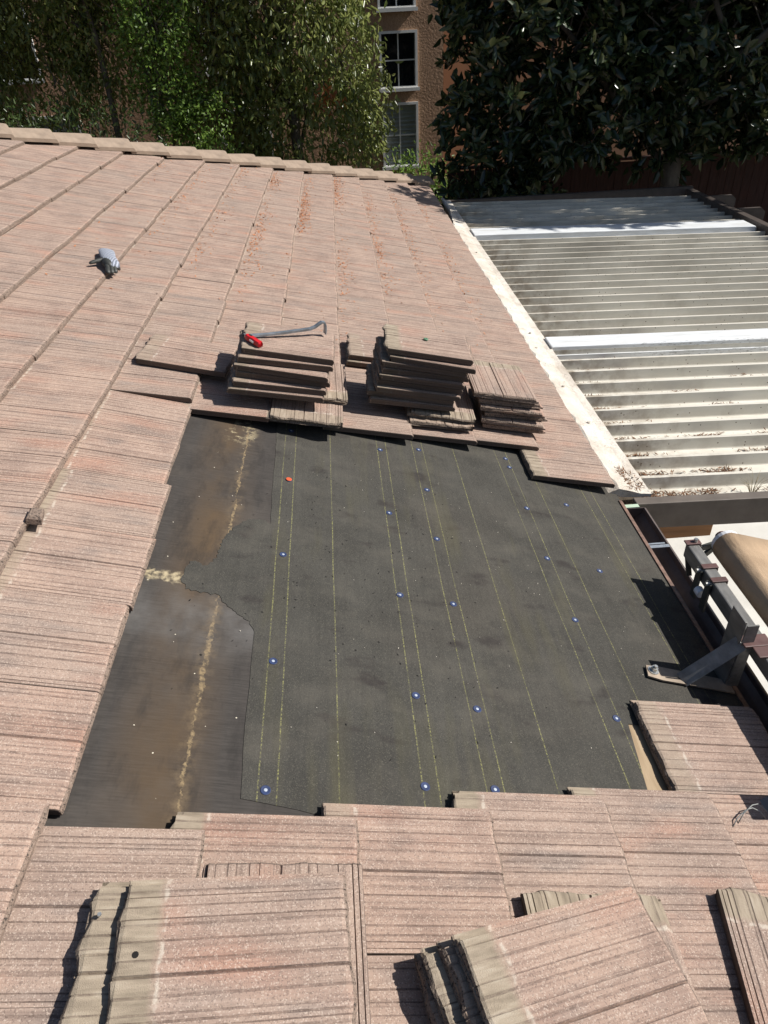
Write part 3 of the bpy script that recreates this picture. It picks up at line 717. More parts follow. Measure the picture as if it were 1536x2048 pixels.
s, y = pixel_roof(199, 1822, 0.055)
mb = MB(); mb.tube([(0, 0, 0), (0, 0, 0.003)], [0.0045, 0.004], 10); mb.tube([(0, 0, -0.012), (0, 0, 0.0)], [0.0012, 0.0016], 6)
tag(mb.build('nail', M['bolt'], None, matrix=roof_matrix(s, y, TOPN-0.012+2*HT-0.012)), 'bright nail on the head end of the lower left foreground tile', 'nail')
M['wire'] = simple('pale cable', (0.22, 0.23, 0.22), 0.5, var=0.15).m
P = [pixel_roof(a_, b_, 0.0) for a_, b_ in ((1484, 1640), (1488, 1626), (1500, 1615), (1512, 1612), (1530, 1618), (1550, 1628))]
mb = MB(); mb.tube([RW(a_, b_, n_) for (a_, b_), n_ in zip(P, (-0.03, 0.0, 0.012, 0.01, 0.0, -0.02))], 0.0016, 6); mb.tube([RW(a_+0.02, b_-0.01, n_) for (a_, b_), n_ in zip(P, (-0.03, -0.01, 0.002, 0.004, 0.0, -0.02))], 0.0016, 6)
tag(mb.build('cable', M['wire'], None, smooth=True), 'pale thin cable looping out of the gap in the eave tiles', 'cable')
# broken chip on the left field
M['chip'] = M['butt']
s, y = pixel_roof(72, 1036, 0.0)
mb = MB(); pts = [(-.022, -.03), (.02, -.034), (.027, .026), (-.02, .032)]
mb.sweep([[(a_, b_, 0) for a_, b_ in pts], [(a_*0.95, b_*0.95, 0.02) for a_, b_ in pts], [(a_*0.7, b_*0.6, 0.026) for a_, b_ in pts]])
o = mb.build('tile_chip', M['butt'], None, matrix=roof_matrix(s, y, -0.004, 0.2)); tag(o, 'small broken tile chip on the left roof field', 'tile chip')

# ------------------------------------------------------------------ tools
TOP1 = TOPN + 8*HT
# pry bar
def flat_bar(path, widths, th, mats, name):
    mb = MB(); secs = []
    for i, p in enumerate(path):
        p = Vector(p); a_ = Vector(path[max(0, i-1)]); b_ = Vector(path[min(len(path)-1, i+1)]); d = (b_-a_).normalized()
        side = Vector((0, 1, 0)); nrm = d.cross(side).normalized()
        w = widths[i]/2; t_ = (th[i] if isinstance(th, list) else th)/2
        secs.append([p-side*w-nrm*t_, p+side*w-nrm*t_*0.8, p+side*w*0.9+nrm*t_, p-side*w*0.9+nrm*t_])
    mb.sweep(secs); return mb
s0, y0 = pixel_roof(490, 664, TOP1+0.01); s1, y1 = pixel_roof(650, 668, TOP1+0.02)
ang = math.atan2(y0-y1, s1-s0)
Lb = math.hypot(s1-s0, y1-y0)
x = Lb
path = [(0, 0, 0.012), (0.02, 0, 0.008), (0.05, 0, 0.008), (0.12, 0, 0.011), (Lb*0.55, 0, 0.020), (Lb*0.80, 0, 0.031), (Lb*0.86, 0, 0.040), (Lb*0.905, 0, 0.054), (Lb*0.94, 0, 0.063), (Lb*0.97, 0, 0.062), (Lb*0.99, 0, 0.048), (Lb*1.0, 0, 0.022), (Lb*1.0, 0, 0.003)]
wid = [0.034, 0.030, 0.022, 0.018, 0.018, 0.018, 0.018, 0.018, 0.018, 0.019, 0.022, 0.030, 0.036]
mb = flat_bar(path, wid, [0.003, 0.006, 0.010, 0.011, 0.011, 0.011, 0.011, 0.011, 0.011, 0.010, 0.009, 0.006, 0.002], None, 'pry_bar')
dirx = (RW(s1, y1)-RW(s0, y0)).normalized(); diry = N.cross(dirx)
R = Matrix((dirx, diry, N)).transposed() @ Matrix.Rotation(-DELTA, 3, 'Y'); R = R.to_4x4(); R.translation = RW(s0, y0, TOP1-0.016)
M['tool'] = simple('worn blue-grey tool steel', (0.24, 0.27, 0.30), 0.4, metal=0.55, var=0.35, scale=25).m
o = mb.build('pry_bar', M['tool'], None, matrix=R); bevel(o, 0.002); tag(o, 'blue grey steel pry bar with upturned hook lying on a tile stack', 'pry bar')
# utility knife
s, y = pixel_roof(508, 676, TOP1+0.012)
kn = empty('utility_knife', RW(s, y, TOP1)); tag(kn, 'red folding utility knife beside the pry bar on the tile stack', 'knife')
d = (RW(*pixel_roof(521, 684, TOP1)) - RW(*pixel_roof(494, 667, TOP1))).normalized(); sd = N.cross(d)
def kpt(a_, b_, c_): return RW(s, y, TOP1-0.010) + d*a_ + sd*b_ + N*c_
out = [(-0.052, 0.006), (-0.047, 0.014), (-0.02, 0.018), (0.01, 0.016), (0.04, 0.017), (0.052, 0.010), (0.044, 0.004), (0.054, -0.004), (0.048, -0.014), (0.02, -0.014), (0.0, -0.010), (-0.03, -0.015), (-0.05, -0.010)]
M['red'] = simple('red anodised handle', (0.50, 0.012, 0.018), 0.35, var=0.2, scale=30).m
mb = MB(); mb.sweep([[kpt(a_, b_, 0.001) for a_, b_ in out], [kpt(a_, b_, 0.016) for a_, b_ in out], [kpt(a_*0.95, b_*0.8, 0.021) for a_, b_ in out]]); mb.build('handle', M['red'], kn)
mb = MB(); mb.sweep([[kpt(-0.03+0.011*math.cos(q), 0.006+0.005*math.sin(q), z) for q in np.linspace(0, 2*math.pi, 9)[:-1]] for z in (0.019, 0.0235)]); mb.build('lock_button', M['darksteel'], kn)
mb = MB(); mb.sweep([[kpt(a_, b_, z) for a_, b_ in ((-0.012, -0.016), (0.018, -0.019), (0.018, -0.008), (-0.012, -0.006))] for z in (0.006, 0.013)]); mb.build('belt_clip', M['zinc'], kn)

# work glove: palm, cuff and fingers as one skinned body
gs, gy = pixel_roof(216, 530, 0.02)
gl = empty('work_glove', RW(gs, gy, 0)); tag(gl, 'grey knitted work glove with black rubber palm lying on the tiles', 'glove')
t = NT('glove knit', 0.9); co = t.coord()
kb = t.node('ShaderNodeTexWave'); t.l.new(co, kb.inputs['Vector']); kb.inputs['Scale'].default_value = 22; kb.inputs['Distortion'].default_value = 3
t.base(t.ramp(t.math('MULTIPLY', t.math('ADD', t.noise(t.mapping(co, (1, 1, 1)), 140, 2), kb.outputs['Fac']), 0.5), [(0.35, (0.13, 0.145, 0.18)), (0.65, (0.36, 0.39, 0.46))])); t.bump(t.noise(co, 260, 2), 0.6, 0.003); M['knit'] = t.m
M['rubber'] = simple('black rubber dip', (0.035, 0.037, 0.033), 0.5, var=0.5, scale=40, bump=0.3, bscale=90).m
def gpx(px, py, n): 
    a_, b_ = pixel_roof(px, py, n); return RW(a_, b_, n)
def blob(name, rings, mat, parent):
    mb = MB(); secs = []
    for c_, ax, w, h in rings:
        c_ = Vector(c_); ax = Vector(ax).normalized(); sd = ax.cross(N).normalized(); nn = sd.cross(ax)
        secs.append([c_ + sd*w*math.cos(q) + N*h*math.sin(q)*(1 if math.sin(q) > 0 else 0.55) for q in np.linspace(0, 2*math.pi, 13)[:-1]])
    mb.sweep(secs); o = mb.build(name, mat, parent, smooth=True); sb = o.modifiers.new('s', 'SUBSURF'); sb.levels = 1; sb.render_levels = 2; return o
A = gpx(212, 499, 0.02); B_ = gpx(216, 515, 0.03); D_ = gpx(223, 527, 0.035); E_ = gpx(226, 536, 0.03)
ax = (E_-A)
blob('cuff', [(A, ax, 0.048, 0.012), (A.lerp(B_, .35), ax, 0.050, 0.020), (A.lerp(B_, .8), ax, 0.048, 0.026), (B_, ax, 0.046, 0.026), (D_, ax, 0.052, 0.028), (E_, ax, 0.040, 0.02)], M['knit'], gl)
for k, (px, py, qx, qy, w) in enumerate([(214, 527, 217, 547, 0.016), (221, 529, 225, 547, 0.0155), (227, 530, 232, 546, 0.015), (233, 528, 239, 540, 0.012)]):
    p = gpx(px, py, 0.035); q = gpx(qx, qy, 0.012)
    blob('finger', [(p-(q-p)*0.25, q-p, w*0.8, 0.016), (p, q-p, w*1.05, 0.019), (p.lerp(q, .5), q-p, w, 0.017), (p.lerp(q, .9), q-p, w*0.95, 0.014), (q, q-p, w*0.5, 0.007)], M['rubber'], gl)
p = gpx(205, 520, 0.03); q = gpx(178, 527, 0.01)
blob('thumb', [(p-(q-p)*0.3, q-p, 0.014, 0.016), (p, q-p, 0.017, 0.019), (p.lerp(q, .5), q-p, 0.014, 0.016), (p.lerp(q, .9), q-p, 0.013, 0.013), (q, q-p, 0.006, 0.006)], M['rubber'], gl)
p = gpx(207, 521, 0.028); q = gpx(222, 535, 0.03)
blob('palm', [(p, q-p, 0.016, 0.02), (p.lerp(q, .4), q-p, 0.032, 0.034), (p.lerp(q, .8), q-p, 0.03, 0.032), (q, q-p, 0.012, 0.016)], M['rubber'], gl)

# small coloured bits
M['orange'] = simple('orange plastic', (0.62, 0.10, 0.035), 0.5, var=0.2, scale=60).m
s, y = pixel_roof(579, 953, -0.05)
discm = disc_mesh('bottle_cap', [(0.012, 0), (0.012, 0.002), (0.009, 0.0028)], [M['orange']], [0, 0, 0])
tag(link('orange_cap', discm, None, roof_matrix(s, y, -0.0645)), 'small round orange cap lying on a blue cap nail', 'cap')
M['green'] = simple('weathered green disc', (0.10, 0.22, 0.13), 0.6, var=0.4, scale=90).m
s, y = pixel_roof(854, 671, TOPN+11*HT+0.02)
gd = disc_mesh('green_disc', [(0.012, 0), (0.012, 0.005), (0.009, 0.007), (0.0045, 0.007), (0.003, 0.003)], [M['green']], [0, 0, 0, 0, 0])
tag(link('green_disc', gd, None, roof_matrix(s, y, TOPN+11*HT-0.001+(1.02-s)*0.085, lie=DELTA)), 'small green plastic disc on top of the tallest tile stack', 'disc')

# ------------------------------------------------------------------ litter
M['petal'] = simple('fallen orange petals', (0.44, 0.17, 0.065), 0.8, var=0.45, scale=70).m
rnd = np.random.default_rng(4)
def flakes(name, pts, normals, size, mat, label, cat, elong=1.6):
    V = []; F = []
    for (p, nrm) in zip(pts, normals):
        nrm = Vector(nrm) + Vector(rnd.normal(0, 0.35, 3)); nrm.normalize()
        a_ = nrm.orthogonal().normalized(); a_ = (Matrix.Rotation(rnd.uniform(0, 6.28), 3, nrm) @ a_); b_ = nrm.cross(a_)
        k = size*rnd.uniform(0.6, 1.3); p = Vector(p); b = len(V)
        V += [p-a_*k*elong, p+b_*k*0.6, p+a_*k*elong+nrm*k*0.4, p-b_*k*0.6]; F += [(b, b+1, b+2), (b, b+2, b+3)]
    o = add(name, V, F, mat); tag(o, label, cat, kind='stuff'); return o
pts = []
def tile_n(s):           # height of the tile faces above the course plane
    i = math.floor(s/EXPO); return -(s-i*EXPO)*math.tan(DELTA)
for i in range(4, 13):
    sc = (13-i)*EXPO
    dens = {4: 40, 5: 110, 6: 220, 7: 420, 8: 540, 9: 520, 10: 380, 11: 330, 12: 180}[i]
    cent = [(rnd.uniform(5.0, min(9.2, hipy(sc)-0.3)), rnd.uniform(0.15, 0.6)) for _ in range(7)]
    for _ in range(dens):
        c0, w0 = cent[rnd.integers(len(cent))]
        y = rnd.normal(c0, w0); s = sc - 0.018 - abs(rnd.normal(0, 0.055))
        if 3.9 < y < hipy(s)-0.2: pts.append(RW(s, y, tile_n(s)+0.004))
for _ in range(220):
    s = rnd.uniform(0.05, 3.2); y = rnd.uniform(3.9, 9.0)
    if y < hipy(s)-0.2: pts.append(RW(s, y, tile_n(s)+0.004))
flakes('fallen_petals', pts, [N]*len(pts), 0.0065, M['petal'], 'orange fallen petals and leaf bits scattered along the tile courses', 'petals')
M['needle'] = simple('dry brown litter', (0.17, 0.085, 0.04), 0.85, var=0.5, scale=40).m
pts = []
for k in range(0, 12):
    yb = Y0+k*PER-0.02
    for _ in range(int(rnd.uniform(120, 320)) if k < 9 else 60):
        x = 0.2+abs(rnd.normal(0, 0.13)); pts.append((x, yb-PER+rnd.uniform(0.03, 0.15), cz(x, ZR-RH)+0.004+rnd.uniform(0, 0.012)))
    for _ in range(3 if k < 5 else 1):
        xc = rnd.uniform(0.5, 2.0)
        for _ in range(60):
            x = rnd.normal(xc, 0.07); pts.append((x, yb-PER+rnd.normal(0.13, 0.018), cz(x, ZR-RH)+0.004+rnd.uniform(0, 0.008)))
flakes('dry_litter', pts, [(0, 0, 1)]*len(pts), 0.006, M['needle'], 'dry brown leaf litter heaped in the pans of the patio cover', 'litter', 2.8)
pts = []
for _ in range(260):
    y = rnd.uniform(2.88, 3.1); x = 0.03+abs(rnd.normal(0, 0.07)); pts.append((x, y, -0.07-0.1*max(0, x-0.08)+0.006))
flakes('dry_litter', pts, [(0, 0, 1)]*len(pts), 0.005, M['needle'], 'dry litter at the near end of the cream flashing', 'litter', 2.6)
# pale and dark crumbs on the felt
M['crumb'] = simple('pale mortar crumbs', (0.55, 0.50, 0.42), 0.9, var=0.3, scale=80).m
pts = []
for _ in range(130):
    s = rnd.uniform(0.1, 1.66) if rnd.uniform() < 0.97 else rnd.uniform(1.7, 2.0); y = rnd.uniform(1.15, 2.75); pts.append(RW(s, y, -0.0662 if s > 1.12 else -0.0668))
flakes('mortar_crumbs', pts, [N]*len(pts), 0.0021, M['crumb'], 'pale mortar crumbs sprinkled over the felt', 'crumbs', 1.1)
M['dkcrumb'] = simple('dark crumbs', (0.02, 0.018, 0.016), 0.9, var=0.3, scale=80).m
pts = []
for _ in range(170):
    s = rnd.normal(1.3, 0.3); y = rnd.normal(1.9, 0.4)
    if 0.1 < s < 1.95 and 1.1 < y < 2.75: pts.append(RW(s, y, -0.0662 if s > 1.12 else -0.0668))
flakes('dark_crumbs', pts, [N]*len(pts), 0.0036, M['dkcrumb'], 'dark granules sprinkled over the middle of the felt', 'crumbs', 1.2)
# dry grass tuft on the cover
M['straw'] = simple('dry straw', (0.36, 0.29, 0.17), 0.8, var=0.3).m
def tuft(name, x, y, z, n, h, label):
    mb = MB()
    for _ in range(n):
        a_ = rnd.uniform(0, 6.28); l = h*rnd.uniform(0.4, 1); dx = math.cos(a_)*l*0.8; dy = math.sin(a_)*l*0.8
        mb.tube([(x, y, z), (x+dx*0.5, y+dy*0.5, z+l*0.8), (x+dx, y+dy, z+l)], [0.0014, 0.001, 0.0004], 4, caps=False)
    o = mb.build(name, M['straw']); tag(o, label, 'weed'); return o
tuft('dry_weed', 0.78, 2.93, -0.20, 26, 0.12, 'dry weed tuft near the front beam of the patio cover')
tuft('dry_weed', 0.30, 6.9, -0.17, 8, 0.12, 'dry stalks between the ribs halfway along the flashing')

# ------------------------------------------------------------------ fence
fence = empty('fence', (5, 12.2, ZG)); tag(fence, 'dark red brown board fence behind the patio cover', 'fence')
M['fence'] = simple('red brown fence stain', (0.042, 0.015, 0.011), 0.8, var=0.35, scale=5, stretch=(6, 6, 0.7), bump=0.3, bscale=30).m
x = 0.5; k = 0
while x < 11.5:
    w = 0.138; top = -0.12 + random.uniform(-0.012, 0.012)
    MB().box(x, x+w, 12.2+random.uniform(-.004, .004), 12.222, ZG, top).build('board', M['fence'], fence); x += 0.144
for z in (-0.5, -1.6): MB().box(0.5, 11.5, 12.225, 12.265, z, z+0.09).build('rail', M['fence'], fence)
MB().box(0.5, 11.5, 12.17, 12.27, -0.103, -0.065).build('cap_rail', M['fence'], fence)

# ------------------------------------------------------------------ apartment building behind
bld = empty('apartment_building', (0, 16, ZG)); bld.rotation_euler.z = math.radians(4); tag(bld, 'brown stucco apartment building with white framed windows behind the trees', 'building')
t = NT('brown stucco', 0.95); co = t.coord()
t.base(t.ramp(t.noise(co, 2.0, 5), [(0.3, (0.34, 0.205, 0.125)), (0.7, (0.40, 0.25, 0.155))])); t.bump(t.noise(co, 22, 3, 0.6), 0.8, 0.03); M['stucco'] = t.m
t = NT('orange brown render', 0.9); co = t.coord()
t.base(t.ramp(t.noise(co, 2.0, 5), [(0.3, (0.27, 0.15, 0.085)), (0.7, (0.33, 0.19, 0.11))])); t.bump(t.noise(co, 40, 3), 0.3, 0.01); M['render'] = t.m
M['wframe'] = simple('white window frame', (0.78, 0.78, 0.76), 0.45, var=0.05).m
t = NT('dark window glass', 0.06); t.base((0.012, 0.014, 0.016)).set(**{'Specular IOR Level': 0.7}); M['glass'] = t.m
M['blind'] = simple('grey window blind', (0.30, 0.33, 0.31), 0.6, var=0.1, scale=20).m
WIN = [(-0.30, 0.42, 2.05, 3.3), (-0.30, 0.44, 0.77, 1.72), (-0.30, 0.44, -0.62, 0.54), (-7.55, -6.55, 1.25, 2.75), (-7.08, -6.1, -0.55, 0.68), (-3.6, -2.6, 1.2, 2.6), (-3.5, -2.5, -0.6, 0.6)]
# facade with real openings: cut into strips
FX0, FX1, FZ0, FZ1, FY = -14.0, 0.95, ZG, 7.0, 16.0
xs = sorted({FX0, FX1} | {w[0] for w in WIN} | {w[1] for w in WIN}); zs = sorted({FZ0, FZ1} | {w[2] for w in WIN} | {w[3] for w in WIN})
mb = MB(); grid = {}
def gv(x, z):
    if (x, z) not in grid: grid[(x, z)] = len(mb.v); mb.v.append(Vector((x, FY, z)))
    return grid[(x, z)]
for i in range(len(xs)-1):
    for j in range(len(zs)-1):
        cx_, cz_ = (xs[i]+xs[i+1])/2, (zs[j]+zs[j+1])/2
        if any(w[0] < cx_ < w[1] and w[2] < cz_ < w[3] for w in WIN): continue
        mb.face((gv(xs[i], zs[j]), gv(xs[i+1], zs[j]), gv(xs[i+1], zs[j+1]), gv(xs[i], zs[j+1])))
for w in WIN:      # reveals
    a_ = len(mb.v); x0, x1, z0, z1 = w
    mb.v += [Vector(q) for q in ((x0, FY, z0), (x1, FY, z0), (x1, FY, z1), (x0, FY, z1), (x0, FY+.12, z0), (x1, FY+.12, z0), (x1, FY+.12, z1), (x0, FY+.12, z1))]
    for q in ((0, 1, 5, 4), (1, 2, 6, 5), (2, 3, 7, 6), (3, 0, 4, 7)): mb.face([a_+k for k in q])
mb.build('wall', M['stucco'], bld)
mb = MB(); mb.v += [Vector(q) for q in ((FX1, FY, FZ0), (FX1, 19, FZ0), (FX1, 19, FZ1), (FX1, FY, FZ1))]; mb.face((0, 1, 2, 3)); mb.build('side_wall', M['render'], bld)
mb = MB(); mb.box(FX1, 14, 19, 19.2, FZ0, FZ1); mb.build('rear_wall', M['render'], bld)
MB().box(FX0, 14, 19.25, 24, FZ0, FZ1+0.05).build('core', M['stucco'], bld)
MB().box(FX0, FX1-.01, FY+.13, FY+.2, FZ0, FZ1).build('inner_lining', M['darksteel'], bld)
for k, (x0, x1, z0, z1) in enumerate(WIN):
    f = 0.045; mb = MB()
    for q in ((x0, x1, z0, z0+f), (x0, x1, z1-f, z1), (x0, x0+f, z0+f, z1-f), (x1-f, x1, z0+f, z1-f)): mb.box(q[0]+.001, q[1]-.001, FY-0.03, FY+0.06, q[2]+.001, q[3]-.001)
    mb.box(x0-0.03, x1+0.03, FY-0.055, FY-0.031, z0-0.04, z0+0.02)
    wf = mb.build('window', M['wframe'], bld)
    MB().box(x0+f, x1-f, FY+0.07, FY+0.085, z0+f, z1-f).build('pane', M['glass'] if k not in (2, 4) else M['blind'], wf)
    if k in (2, 4):
        z = z0+f+0.02
        while z < z1-f:
            MB().hexa([(x0+f, FY+0.045, z), (x1-f, FY+0.045, z), (x1-f, FY+0.066, z+0.02), (x0+f, FY+0.066, z+0.02), (x0+f, FY+0.047, z+0.004), (x1-f, FY+0.047, z+0.004), (x1-f, FY+0.068, z+0.024), (x0+f, FY+0.068, z+0.024)]).build('blind_slat', M['blind'], wf); z += 0.075
    xm = (x0+x1)/2; zm = (z0+z1)/2
    MB().box(xm-0.011, xm+0.011, FY+0.028, FY+0.044, z0+f, z1-f).build('muntin', M['wframe'], wf)
    MB().box(x0+f, x1-f, FY+0.030, FY+0.0425, zm-0.011, zm+0.011).build('muntin', M['wframe'], wf)

# ------------------------------------------------------------------ vegetation
def leaf_mat(name, cols, rough, trans, coat=0.0):
    t = NT(name, rough)
    gi = t.node('ShaderNodeNewGeometry'); r = gi.outputs['Random Per Island']
    t.base(t.ramp(r, [(i/(len(cols)-1), c) for i, c in enumerate(cols)]))
    if trans:
        tr = t.node('ShaderNodeBsdfTranslucent'); t.l.new(t.ramp(r, [(0, tuple(c*1.3 for c in cols[-1])), (1, tuple(min(1, c*2.2) for c in cols[-1]))]), tr.inputs[0])
        mx = t.node('ShaderNodeMixShader'); mx.inputs[0].default_value = trans
        t.l.new(t.b.outputs[0], mx.inputs[1]); t.l.new(tr.outputs[0], mx.inputs[2]); t.l.new(mx.outputs[0], t.n['Material Output'].inputs[0])
    return t.m
M['leaf_mag'] = leaf_mat('magnolia leaf', [(0.010, 0.018, 0.011), (0.018, 0.034, 0.016), (0.028, 0.048, 0.020), (0.035, 0.055, 0.022), (0.11, 0.125, 0.05)], 0.24, 0.08)
M['leaf_dark'] = leaf_mat('drooping leaf', [(0.025, 0.045, 0.013), (0.045, 0.075, 0.020), (0.07, 0.105, 0.03)], 0.35, 0.25)
M['leaf_mid'] = leaf_mat('sunny drooping leaf', [(0.040, 0.060, 0.016), (0.085, 0.12, 0.030), (0.14, 0.175, 0.05), (0.21, 0.235, 0.08)], 0.30, 0.38)
M['leaf_green'] = leaf_mat('fresh green leaf', [(0.06, 0.12, 0.02), (0.11, 0.19, 0.03), (0.16, 0.25, 0.05)], 0.45, 0.35)
M['leaf_rust'] = leaf_mat('rusty leaf', [(0.20, 0.07, 0.02), (0.30, 0.11, 0.03)], 0.5, 0.2)
M['bark'] = simple('grey bark', (0.10, 0.088, 0.072), 0.9, var=0.4, scale=7, stretch=(1, 1, 0.4), bump=0.8, bscale=25, bdist=0.02).m

def leaves(name, cents, dirs, length, width, mat, parent, seed, droop=0.0, fold=0.25, kind=True):
    g = np.random.default_rng(seed); n = len(cents)
    c = np.asarray(cents, float); d = np.asarray(dirs, float); d[:, 2] -= droop; d /= np.linalg.norm(d, axis=1)[:, None]
    a_ = g.normal(size=(n, 3)); sd = np.cross(d, a_); sd /= np.linalg.norm(sd, axis=1)[:, None]; nn = np.cross(sd, d)
    L = length*g.uniform(0.65, 1.2, n)[:, None]; Wd = width*g.uniform(0.7, 1.2, n)[:, None]
    v0 = c; v1 = c+d*L*0.32+sd*Wd*0.5+nn*Wd*fold; v2 = c+d*L*0.72+sd*Wd*0.38+nn*Wd*fold*0.3; v3 = c+d*L-nn*L*0.10; v4 = c+d*L*0.72-sd*Wd*0.38+nn*Wd*fold*0.3; v5 = c+d*L*0.32-sd*Wd*0.5+nn*Wd*fold; vm = c+d*L*0.5
    V = np.stack([v0, v1, v2, v3, v4, v5], 1).reshape(-1, 3)
    b = (np.arange(n)*6)[:, None]
    F = np.concatenate([b+np.array([0, 1, 2, 3])[None], b+np.array([0, 3, 4, 5])[None]], 1).reshape(-1, 4)
    me = bpy.data.meshes.new(name); me.vertices.add(len(V)); me.vertices.foreach_set('co', V.ravel())
    me.loops.add(F.size); me.loops.foreach_set('vertex_index', F.ravel().astype(np.int32)); me.polygons.add(len(F)); me.polygons.foreach_set('loop_start', np.arange(len(F), dtype=np.int32)*4)
    me.materials.append(mat); me.update(calc_edges=True); me.validate()
    o = link(name, me, parent)
    if kind: o['kind'] = 'stuff'
    return o
def limb(mb, a_, b_, r0, r1, g, wob=0.12, seg=7, steps=6):
    a_ = Vector(a_); b_ = Vector(b_); L = (b_-a_).length; pts = []; rr = []
    w1 = Vector(g.normal(0, wob*L*0.35, 3)); w2 = Vector(g.normal(0, wob*L*0.35, 3))
    for i in range(steps+1):
        q = i/steps; pts.append(a_.lerp(b_, q) + w1*math.sin(math.pi*q) + w2*math.sin(2*math.pi*q)*0.5); rr.append(r0+(r1-r0)*q)
    mb.tube(pts, rr, seg, caps=False); return pts
def tree(name, label, base, top, r, blobs, ntwig, nleaf, length, width, mat, seed, droop, whorl=False, spread=0.25, group=None, sparse=0.0):
    g = np.random.default_rng(seed)
    root = empty(name, base); tag(root, label, 'tree', group)
    trunk = MB(); tp = limb(trunk, base, top, r, r*0.35, g, 0.05, 10, 9)
    # twig ends through the crown's lobes, denser towards the outside
    tw = []
    wts = np.array([b_[3]*b_[4]*b_[5] for b_ in blobs]); wts = wts/wts.sum()
    for _ in range(ntwig):
        b_ = blobs[g.choice(len(blobs), p=wts)]
        d = g.normal(size=3); d /= np.linalg.norm(d); q = g.uniform(0.35, 1.0)**0.45*g.uniform(0.82, 1.08)
        tw.append((np.array(b_[:3])+d*np.array(b_[3:6])*q, d))
    limbs = MB()
    for b_ in blobs:
        st_ = tp[g.integers(3, len(tp))]; e = Vector(b_[:3]); pp = limb(limbs, st_, e, r*0.38, r*0.10, g, 0.15)
        for p, d in [tw[k] for k in g.choice(len(tw), min(26, len(tw)), replace=False)]:
            if (Vector(p)-e).length < 1.6*max(b_[3:6]): limb(limbs, pp[g.integers(2, len(pp))], p, r*0.09, 0.006, g, 0.2, 5, 4)
    trunk.build('trunk', M['bark'], root, smooth=True); limbs.build('limbs', M['bark'], root, smooth=True)
    cents = []; dirs = []
    for p, d in tw:
        k = int(nleaf*g.uniform(0.5, 1.5))
        if whorl:
            ax = d+np.array([0, -0.2, 0.5])+g.normal(0, 0.3, 3); ax /= np.linalg.norm(ax)
            for _ in range(k):
                u_ = g.normal(size=3); u_ -= ax*u_.dot(ax); u_ /= np.linalg.norm(u_)
                cents.append(p+g.normal(0, 0.03, 3)+ax*g.uniform(-0.12, 0.05)); dirs.append(u_+ax*g.uniform(-0.3, 0.9))
        else:
            dd = d*0.5+np.array([0, 0, -0.5])
            for _ in range(k):
                q = g.uniform(-0.5, 1.0)
                cents.append(p+dd*spread*q+g.normal(0, spread*0.36, 3)); dirs.append(g.normal(0, 0.6, 3)+d*0.3)
    leaves('crown', cents, dirs, length, width, mat, root, seed+1, droop)
    return root
tree('magnolia_tree', 'big dark glossy leaved tree standing behind the patio cover', (3.75, 11.0, ZG), (3.5, 11.1, 5.0), 0.17,
     [(3.6, 11.7, 3.2, 3.0, 1.2, 2.2), (1.6, 11.2, 1.6, 1.5, 0.9, 1.6), (4.2, 10.9, 1.2, 1.9, 1.0, 1.3), (6.3, 11.2, 1.7, 1.6, 1.1, 1.8), (1.0, 11.0, 0.3, 1.0, 0.6, 0.8), (2.6, 10.9, 0.8, 1.4, 0.8, 1.0), (5.2, 11.0, 0.7, 1.2, 0.7, 0.8), (1.3, 11.4, 2.2, 1.3, 0.8, 1.0), (4.4, 11.6, 1.6, 1.8, 0.6, 1.6), (2.0, 11.6, 3.2, 1.6, 0.9, 1.3), (4.3, 9.5, 3.3, 1.5, 0.8, 0.75), (6.0, 9.3, 3.6, 1.6, 1.2, 1.0), (1.8, 11.2, 0.5, 0.9, 0.6, 0.8), (0.9, 11.5, 1.3, 0.6, 0.5, 0.9)],
     2900, 16, 0.185, 0.078, M['leaf_mag'], 5, 0.15, whorl=True)
tree('drooping_tree', 'leafy tree with fine drooping leaves in the middle background', (-1.6, 13.2, ZG), (-1.9, 13.4, 4.0), 0.12,
     [(-2.2, 13.2, 2.2, 1.5, 0.9, 1.3), (-1.4, 13.1, 1.7, 0.95, 0.7, 1.2), (-3.2, 13.1, 1.7, 1.1, 0.8, 1.3), (-1.6, 12.9, 0.6, 1.3, 0.7, 0.7), (-0.9, 13.2, 0.8, 0.5, 0.5, 0.8), (-3.0, 12.9, 0.6, 1.0, 0.6, 0.7), (-1.9, 13.2, 3.8, 1.8, 1.1, 1.1)],
     950, 24, 0.12, 0.047, M['leaf_mid'], 15, 0.9, spread=0.34)
_g = np.random.default_rng(77); _c = []; _d = []
for _ in range(70):
    _c.append(np.array([-1.30, 12.35, 0.98])+_g.normal(0, 1, 3)*np.array([0.13, 0.06, 0.10])); _d.append(_g.normal(0, 0.6, 3))
for _o in [o for o in C.objects if o.name.startswith('drooping_tree')]: leaves('rusty_leaves', _c, _d, 0.10, 0.034, M['leaf_rust'], _o, 78, 0.9)
tree('slender_tree', 'slender grey trunked tree with sparse leaves at the upper left', (-4.4, 12.9, ZG), (-5.15, 13.1, 4.2), 0.075,
     [(-5.6, 13.3, 2.5, 1.3, 0.7, 0.9), (-4.6, 13.2, 1.9, 0.9, 0.6, 0.9), (-6.6, 13.3, 2.2, 1.0, 0.6, 0.7), (-5.6, 13.2, 1.25, 1.1, 0.5, 0.55), (-4.8, 13.0, 3.6, 1.4, 0.9, 0.9)],
     760, 24, 0.10, 0.042, M['leaf_mid'], 25, 0.8, spread=0.30)
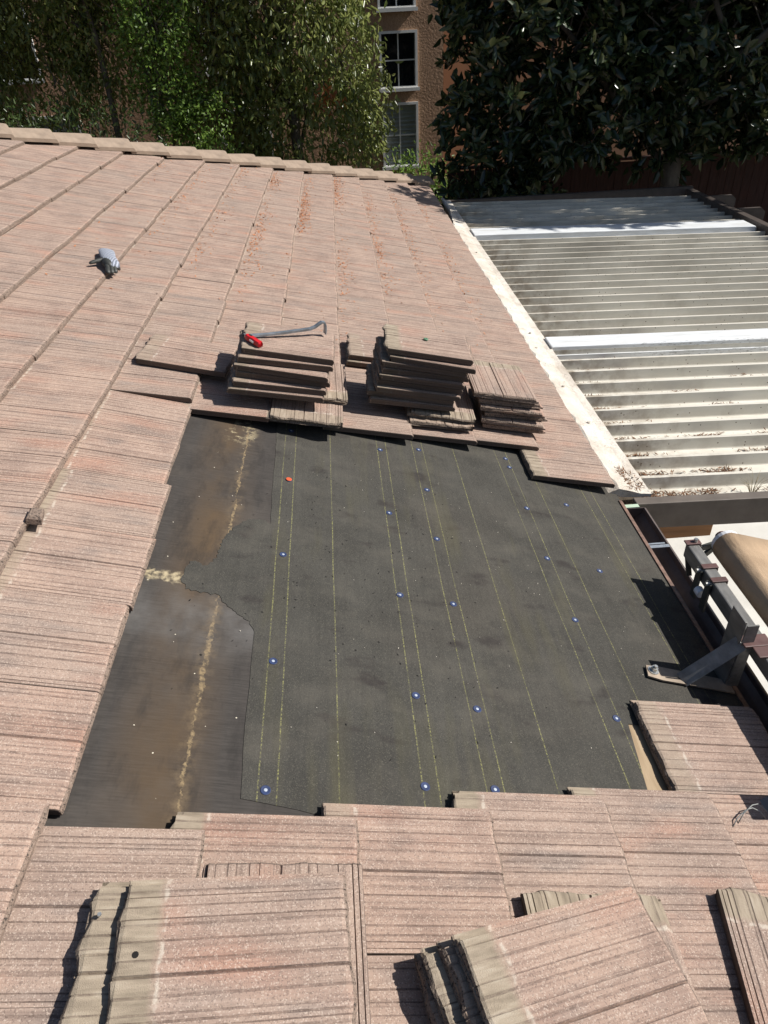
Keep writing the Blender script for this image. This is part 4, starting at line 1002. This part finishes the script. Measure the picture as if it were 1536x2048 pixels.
tree('bright_green_tree', 'fresh bright green leaved young tree beside the slender trunk', (-3.85, 12.6, ZG), (-3.95, 12.7, 2.6), 0.05,
     [(-3.7, 12.4, 2.0, 0.6, 0.4, 0.5), (-3.7, 12.4, 1.2, 0.5, 0.35, 0.6), (-3.3, 12.4, 0.75, 0.55, 0.35, 0.45), (-4.1, 12.6, 2.9, 0.6, 0.5, 0.5)],
     300, 24, 0.066, 0.034, M['leaf_green'], 35, 0.1, spread=0.22)
tree('willow_like_tree', 'pale drooping leaved tree at the far left edge', (-7.3, 12.6, ZG), (-7.2, 12.7, 3.0), 0.07,
     [(-6.9, 12.6, 1.4, 0.7, 0.5, 0.9), (-7.6, 12.6, 1.9, 0.9, 0.6, 0.9), (-6.3, 12.4, 0.95, 0.5, 0.4, 0.4)],
     300, 28, 0.12, 0.028, M['leaf_mid'], 45, 1.4, spread=0.3)
def shrub(name, label, c_, rad, n, k, ln, wd, mat, seed):
    g = np.random.default_rng(seed); root = empty(name, (c_[0], c_[1], ZG)); tag(root, label, 'shrub', None)
    mb = MB(); cents = []; dirs = []
    for _ in range(n):
        d = g.normal(size=3); d /= np.linalg.norm(d); p = np.array(c_)+d*np.array(rad)*g.uniform(0.4, 1)**0.5
        limb(mb, (c_[0]+g.normal(0, .1), c_[1], ZG), p, 0.012, 0.004, g, 0.1, 4, 4)
        for _ in range(k): cents.append(p+g.normal(0, 0.1, 3)); dirs.append(g.normal(0, 0.6, 3)+d*0.5+np.array([0, 0, 0.3]))
    mb.build('stems', M['bark'], root); leaves('foliage', cents, dirs, ln, wd, mat, root, seed, 0.1); return root
shrub('shrub', 'yellow green shrub below the white framed windows', (0.15, 13.6, -0.75), (0.75, 0.5, 0.75), 120, 16, 0.075, 0.032, M['leaf_green'], 61)
shrub('shrub', 'bright green shrub growing up behind the hip tiles', (-3.3, 11.9, 0.0), (0.9, 0.4, 0.55), 90, 16, 0.07, 0.03, M['leaf_green'], 62)
shrub('shrub', 'dark shrub behind the left end of the hip tiles', (-5.2, 11.9, 0.6), (1.5, 0.5, 0.55), 110, 16, 0.085, 0.03, M['leaf_dark'], 63)
shrub('shrub', 'dark hedge behind the far corner of the patio cover', (1.1, 11.3, -0.8), (1.1, 0.5, 0.8), 170, 14, 0.13, 0.055, M['leaf_mag'], 64)
